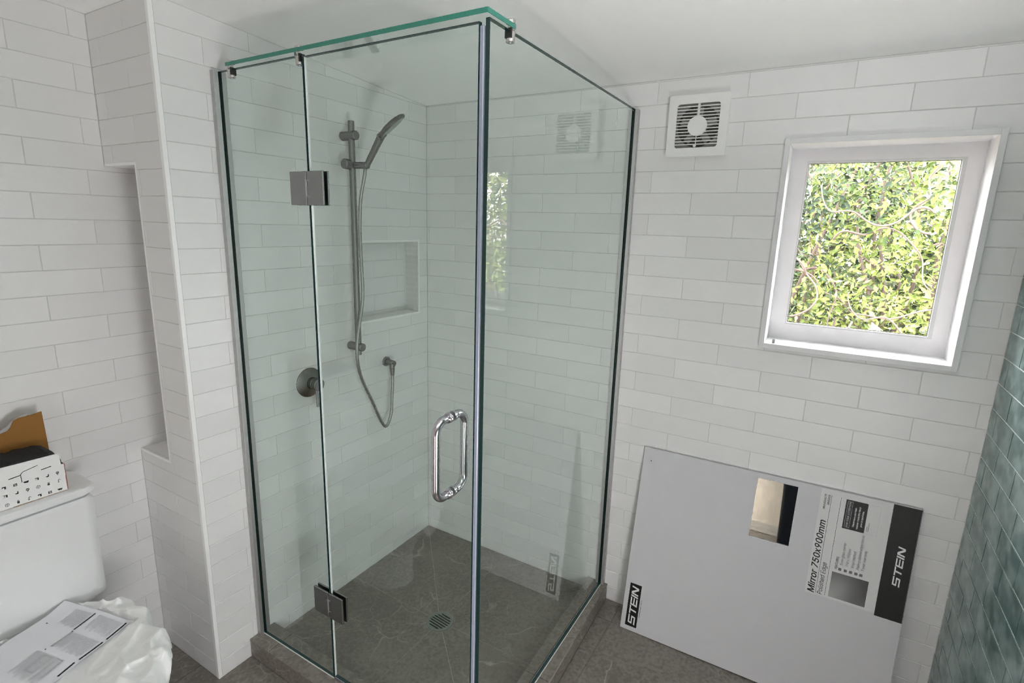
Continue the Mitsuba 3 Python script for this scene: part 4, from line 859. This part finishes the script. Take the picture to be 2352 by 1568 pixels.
# ------------------------------------------------------------------ garden outside the window
put('ground', box(-6, 9, 0.3, 12, -0.5, -0.3), 'soil', kind='structure')
def leaves(n, cx, cy, cz, sx, sy, sz, pal, size, seed, keep=None):
    r = np.random.default_rng(seed)
    c = r.uniform(-1, 1, (n * 2, 3)); c = c[(np.abs(c) ** 2.6).sum(1) < 1.3][:n]
    p = c * (sx, sy, sz) + (cx, cy, cz)
    cl = meshkit.fbm(p * 2.6, 3, seed)
    k = cl > np.quantile(cl, 0.22); p, cl = p[k], cl[k]
    m = len(p)
    nrm = r.normal(0, 1, (m, 3)) + (0, -1.1, 0.7); nrm /= np.linalg.norm(nrm, axis=1, keepdims=True)
    a = np.cross(nrm, r.normal(0, 1, (m, 3))); a /= np.linalg.norm(a, axis=1, keepdims=True); b = np.cross(nrm, a)
    L = size * r.uniform(0.6, 1.35, (m, 1)); wd = L * r.uniform(0.32, 0.5, (m, 1))
    v = np.stack([p - a * L * 0.5, p + b * wd * 0.5 + nrm * L * 0.06, p + a * L * 0.5, p - b * wd * 0.5 + nrm * L * 0.06], 1).reshape(-1, 3)
    i = np.arange(m)[:, None] * 4; f = np.concatenate([i + [0, 1, 2], i + [0, 2, 3]], 1).reshape(-1, 3)
    pal = np.array(pal); t = np.clip((meshkit.fbm(p * 1.7 + 7, 3, seed + 1) - 0.28) / 0.45 + r.normal(0, 0.22, m), 0, 0.999) * (len(pal) - 1)
    q = t.astype(int); col = pal[q] * (1 - (t - q))[:, None] + pal[q + 1] * (t - q)[:, None]
    col = col * r.uniform(0.75, 1.25, (m, 1))
    return trimesh.Trimesh(v, f, process=False), np.clip(np.repeat(col, 4, 0), 0, 0.95)
hg = thing('hedge', 'tangled lime-green hedge with pale twisting stems outside the window', 'hedge')
def shrub(cx, cy, cz, sx, sy, sz, n, pal, size, seed):
    m, c = leaves(n, cx, cy, cz, sx, sy, sz, pal, size, seed)
    put('foliage', m, 'leaf', hg, color=c, kind='stuff')
    r = random.Random(seed)
    for j in range(9):
        x, y = cx + r.uniform(-0.6, 0.6) * sx, cy + r.uniform(-0.4, 0.5) * sy
        pts = [(x, y, -0.3)]
        for s in range(5): pts.append((pts[-1][0] + r.uniform(-0.16, 0.16), pts[-1][1] + r.uniform(-0.12, 0.12), -0.3 + (s + 1) * (cz + sz * 0.7 + 0.3) / 5))
        put('stem', tube(spline(pts, 24), np.linspace(0.022, 0.006, 24), 7), 'bark', hg, smooth=True)
LIME = [(0.030, 0.055, 0.010), (0.09, 0.125, 0.022), (0.155, 0.19, 0.042), (0.23, 0.255, 0.085)]
DEEP = [(0.010, 0.022, 0.010), (0.032, 0.052, 0.018), (0.075, 0.10, 0.042), (0.15, 0.165, 0.09)]
shrub(2.45, 2.05, 1.55, 0.95, 0.55, 0.78, 13000, LIME, 0.046, 21)
shrub(1.25, 2.10, 1.20, 0.75, 0.55, 1.15, 12000, DEEP, 0.042, 22)
shrub(1.85, 1.75, 0.75, 1.25, 0.35, 0.55, 6000, LIME, 0.044, 23)
shrub(1.9, 2.75, 1.0, 2.3, 0.4, 1.6, 16000, DEEP, 0.075, 24)
shrub(2.0, 3.3, 1.0, 2.6, 0.4, 1.8, 18000, DEEP, 0.09, 25)
r = random.Random(5)
for j in range(30):
    x, y, z = r.uniform(1.2, 2.7), r.uniform(1.35, 2.0), r.uniform(0.75, 1.75)
    pts = [(x, y, z)]; a = r.uniform(0, 6.28)
    for s in range(8):
        a += r.uniform(-1.0, 1.0); pts.append((pts[-1][0] + 0.085 * math.cos(a), pts[-1][1] + r.uniform(-0.05, 0.05), pts[-1][2] + 0.085 * math.sin(a)))
    put('vine', tube(spline(pts, 36), np.linspace(0.0065, 0.0035, 36), 6), 'bark', hg, smooth=True)
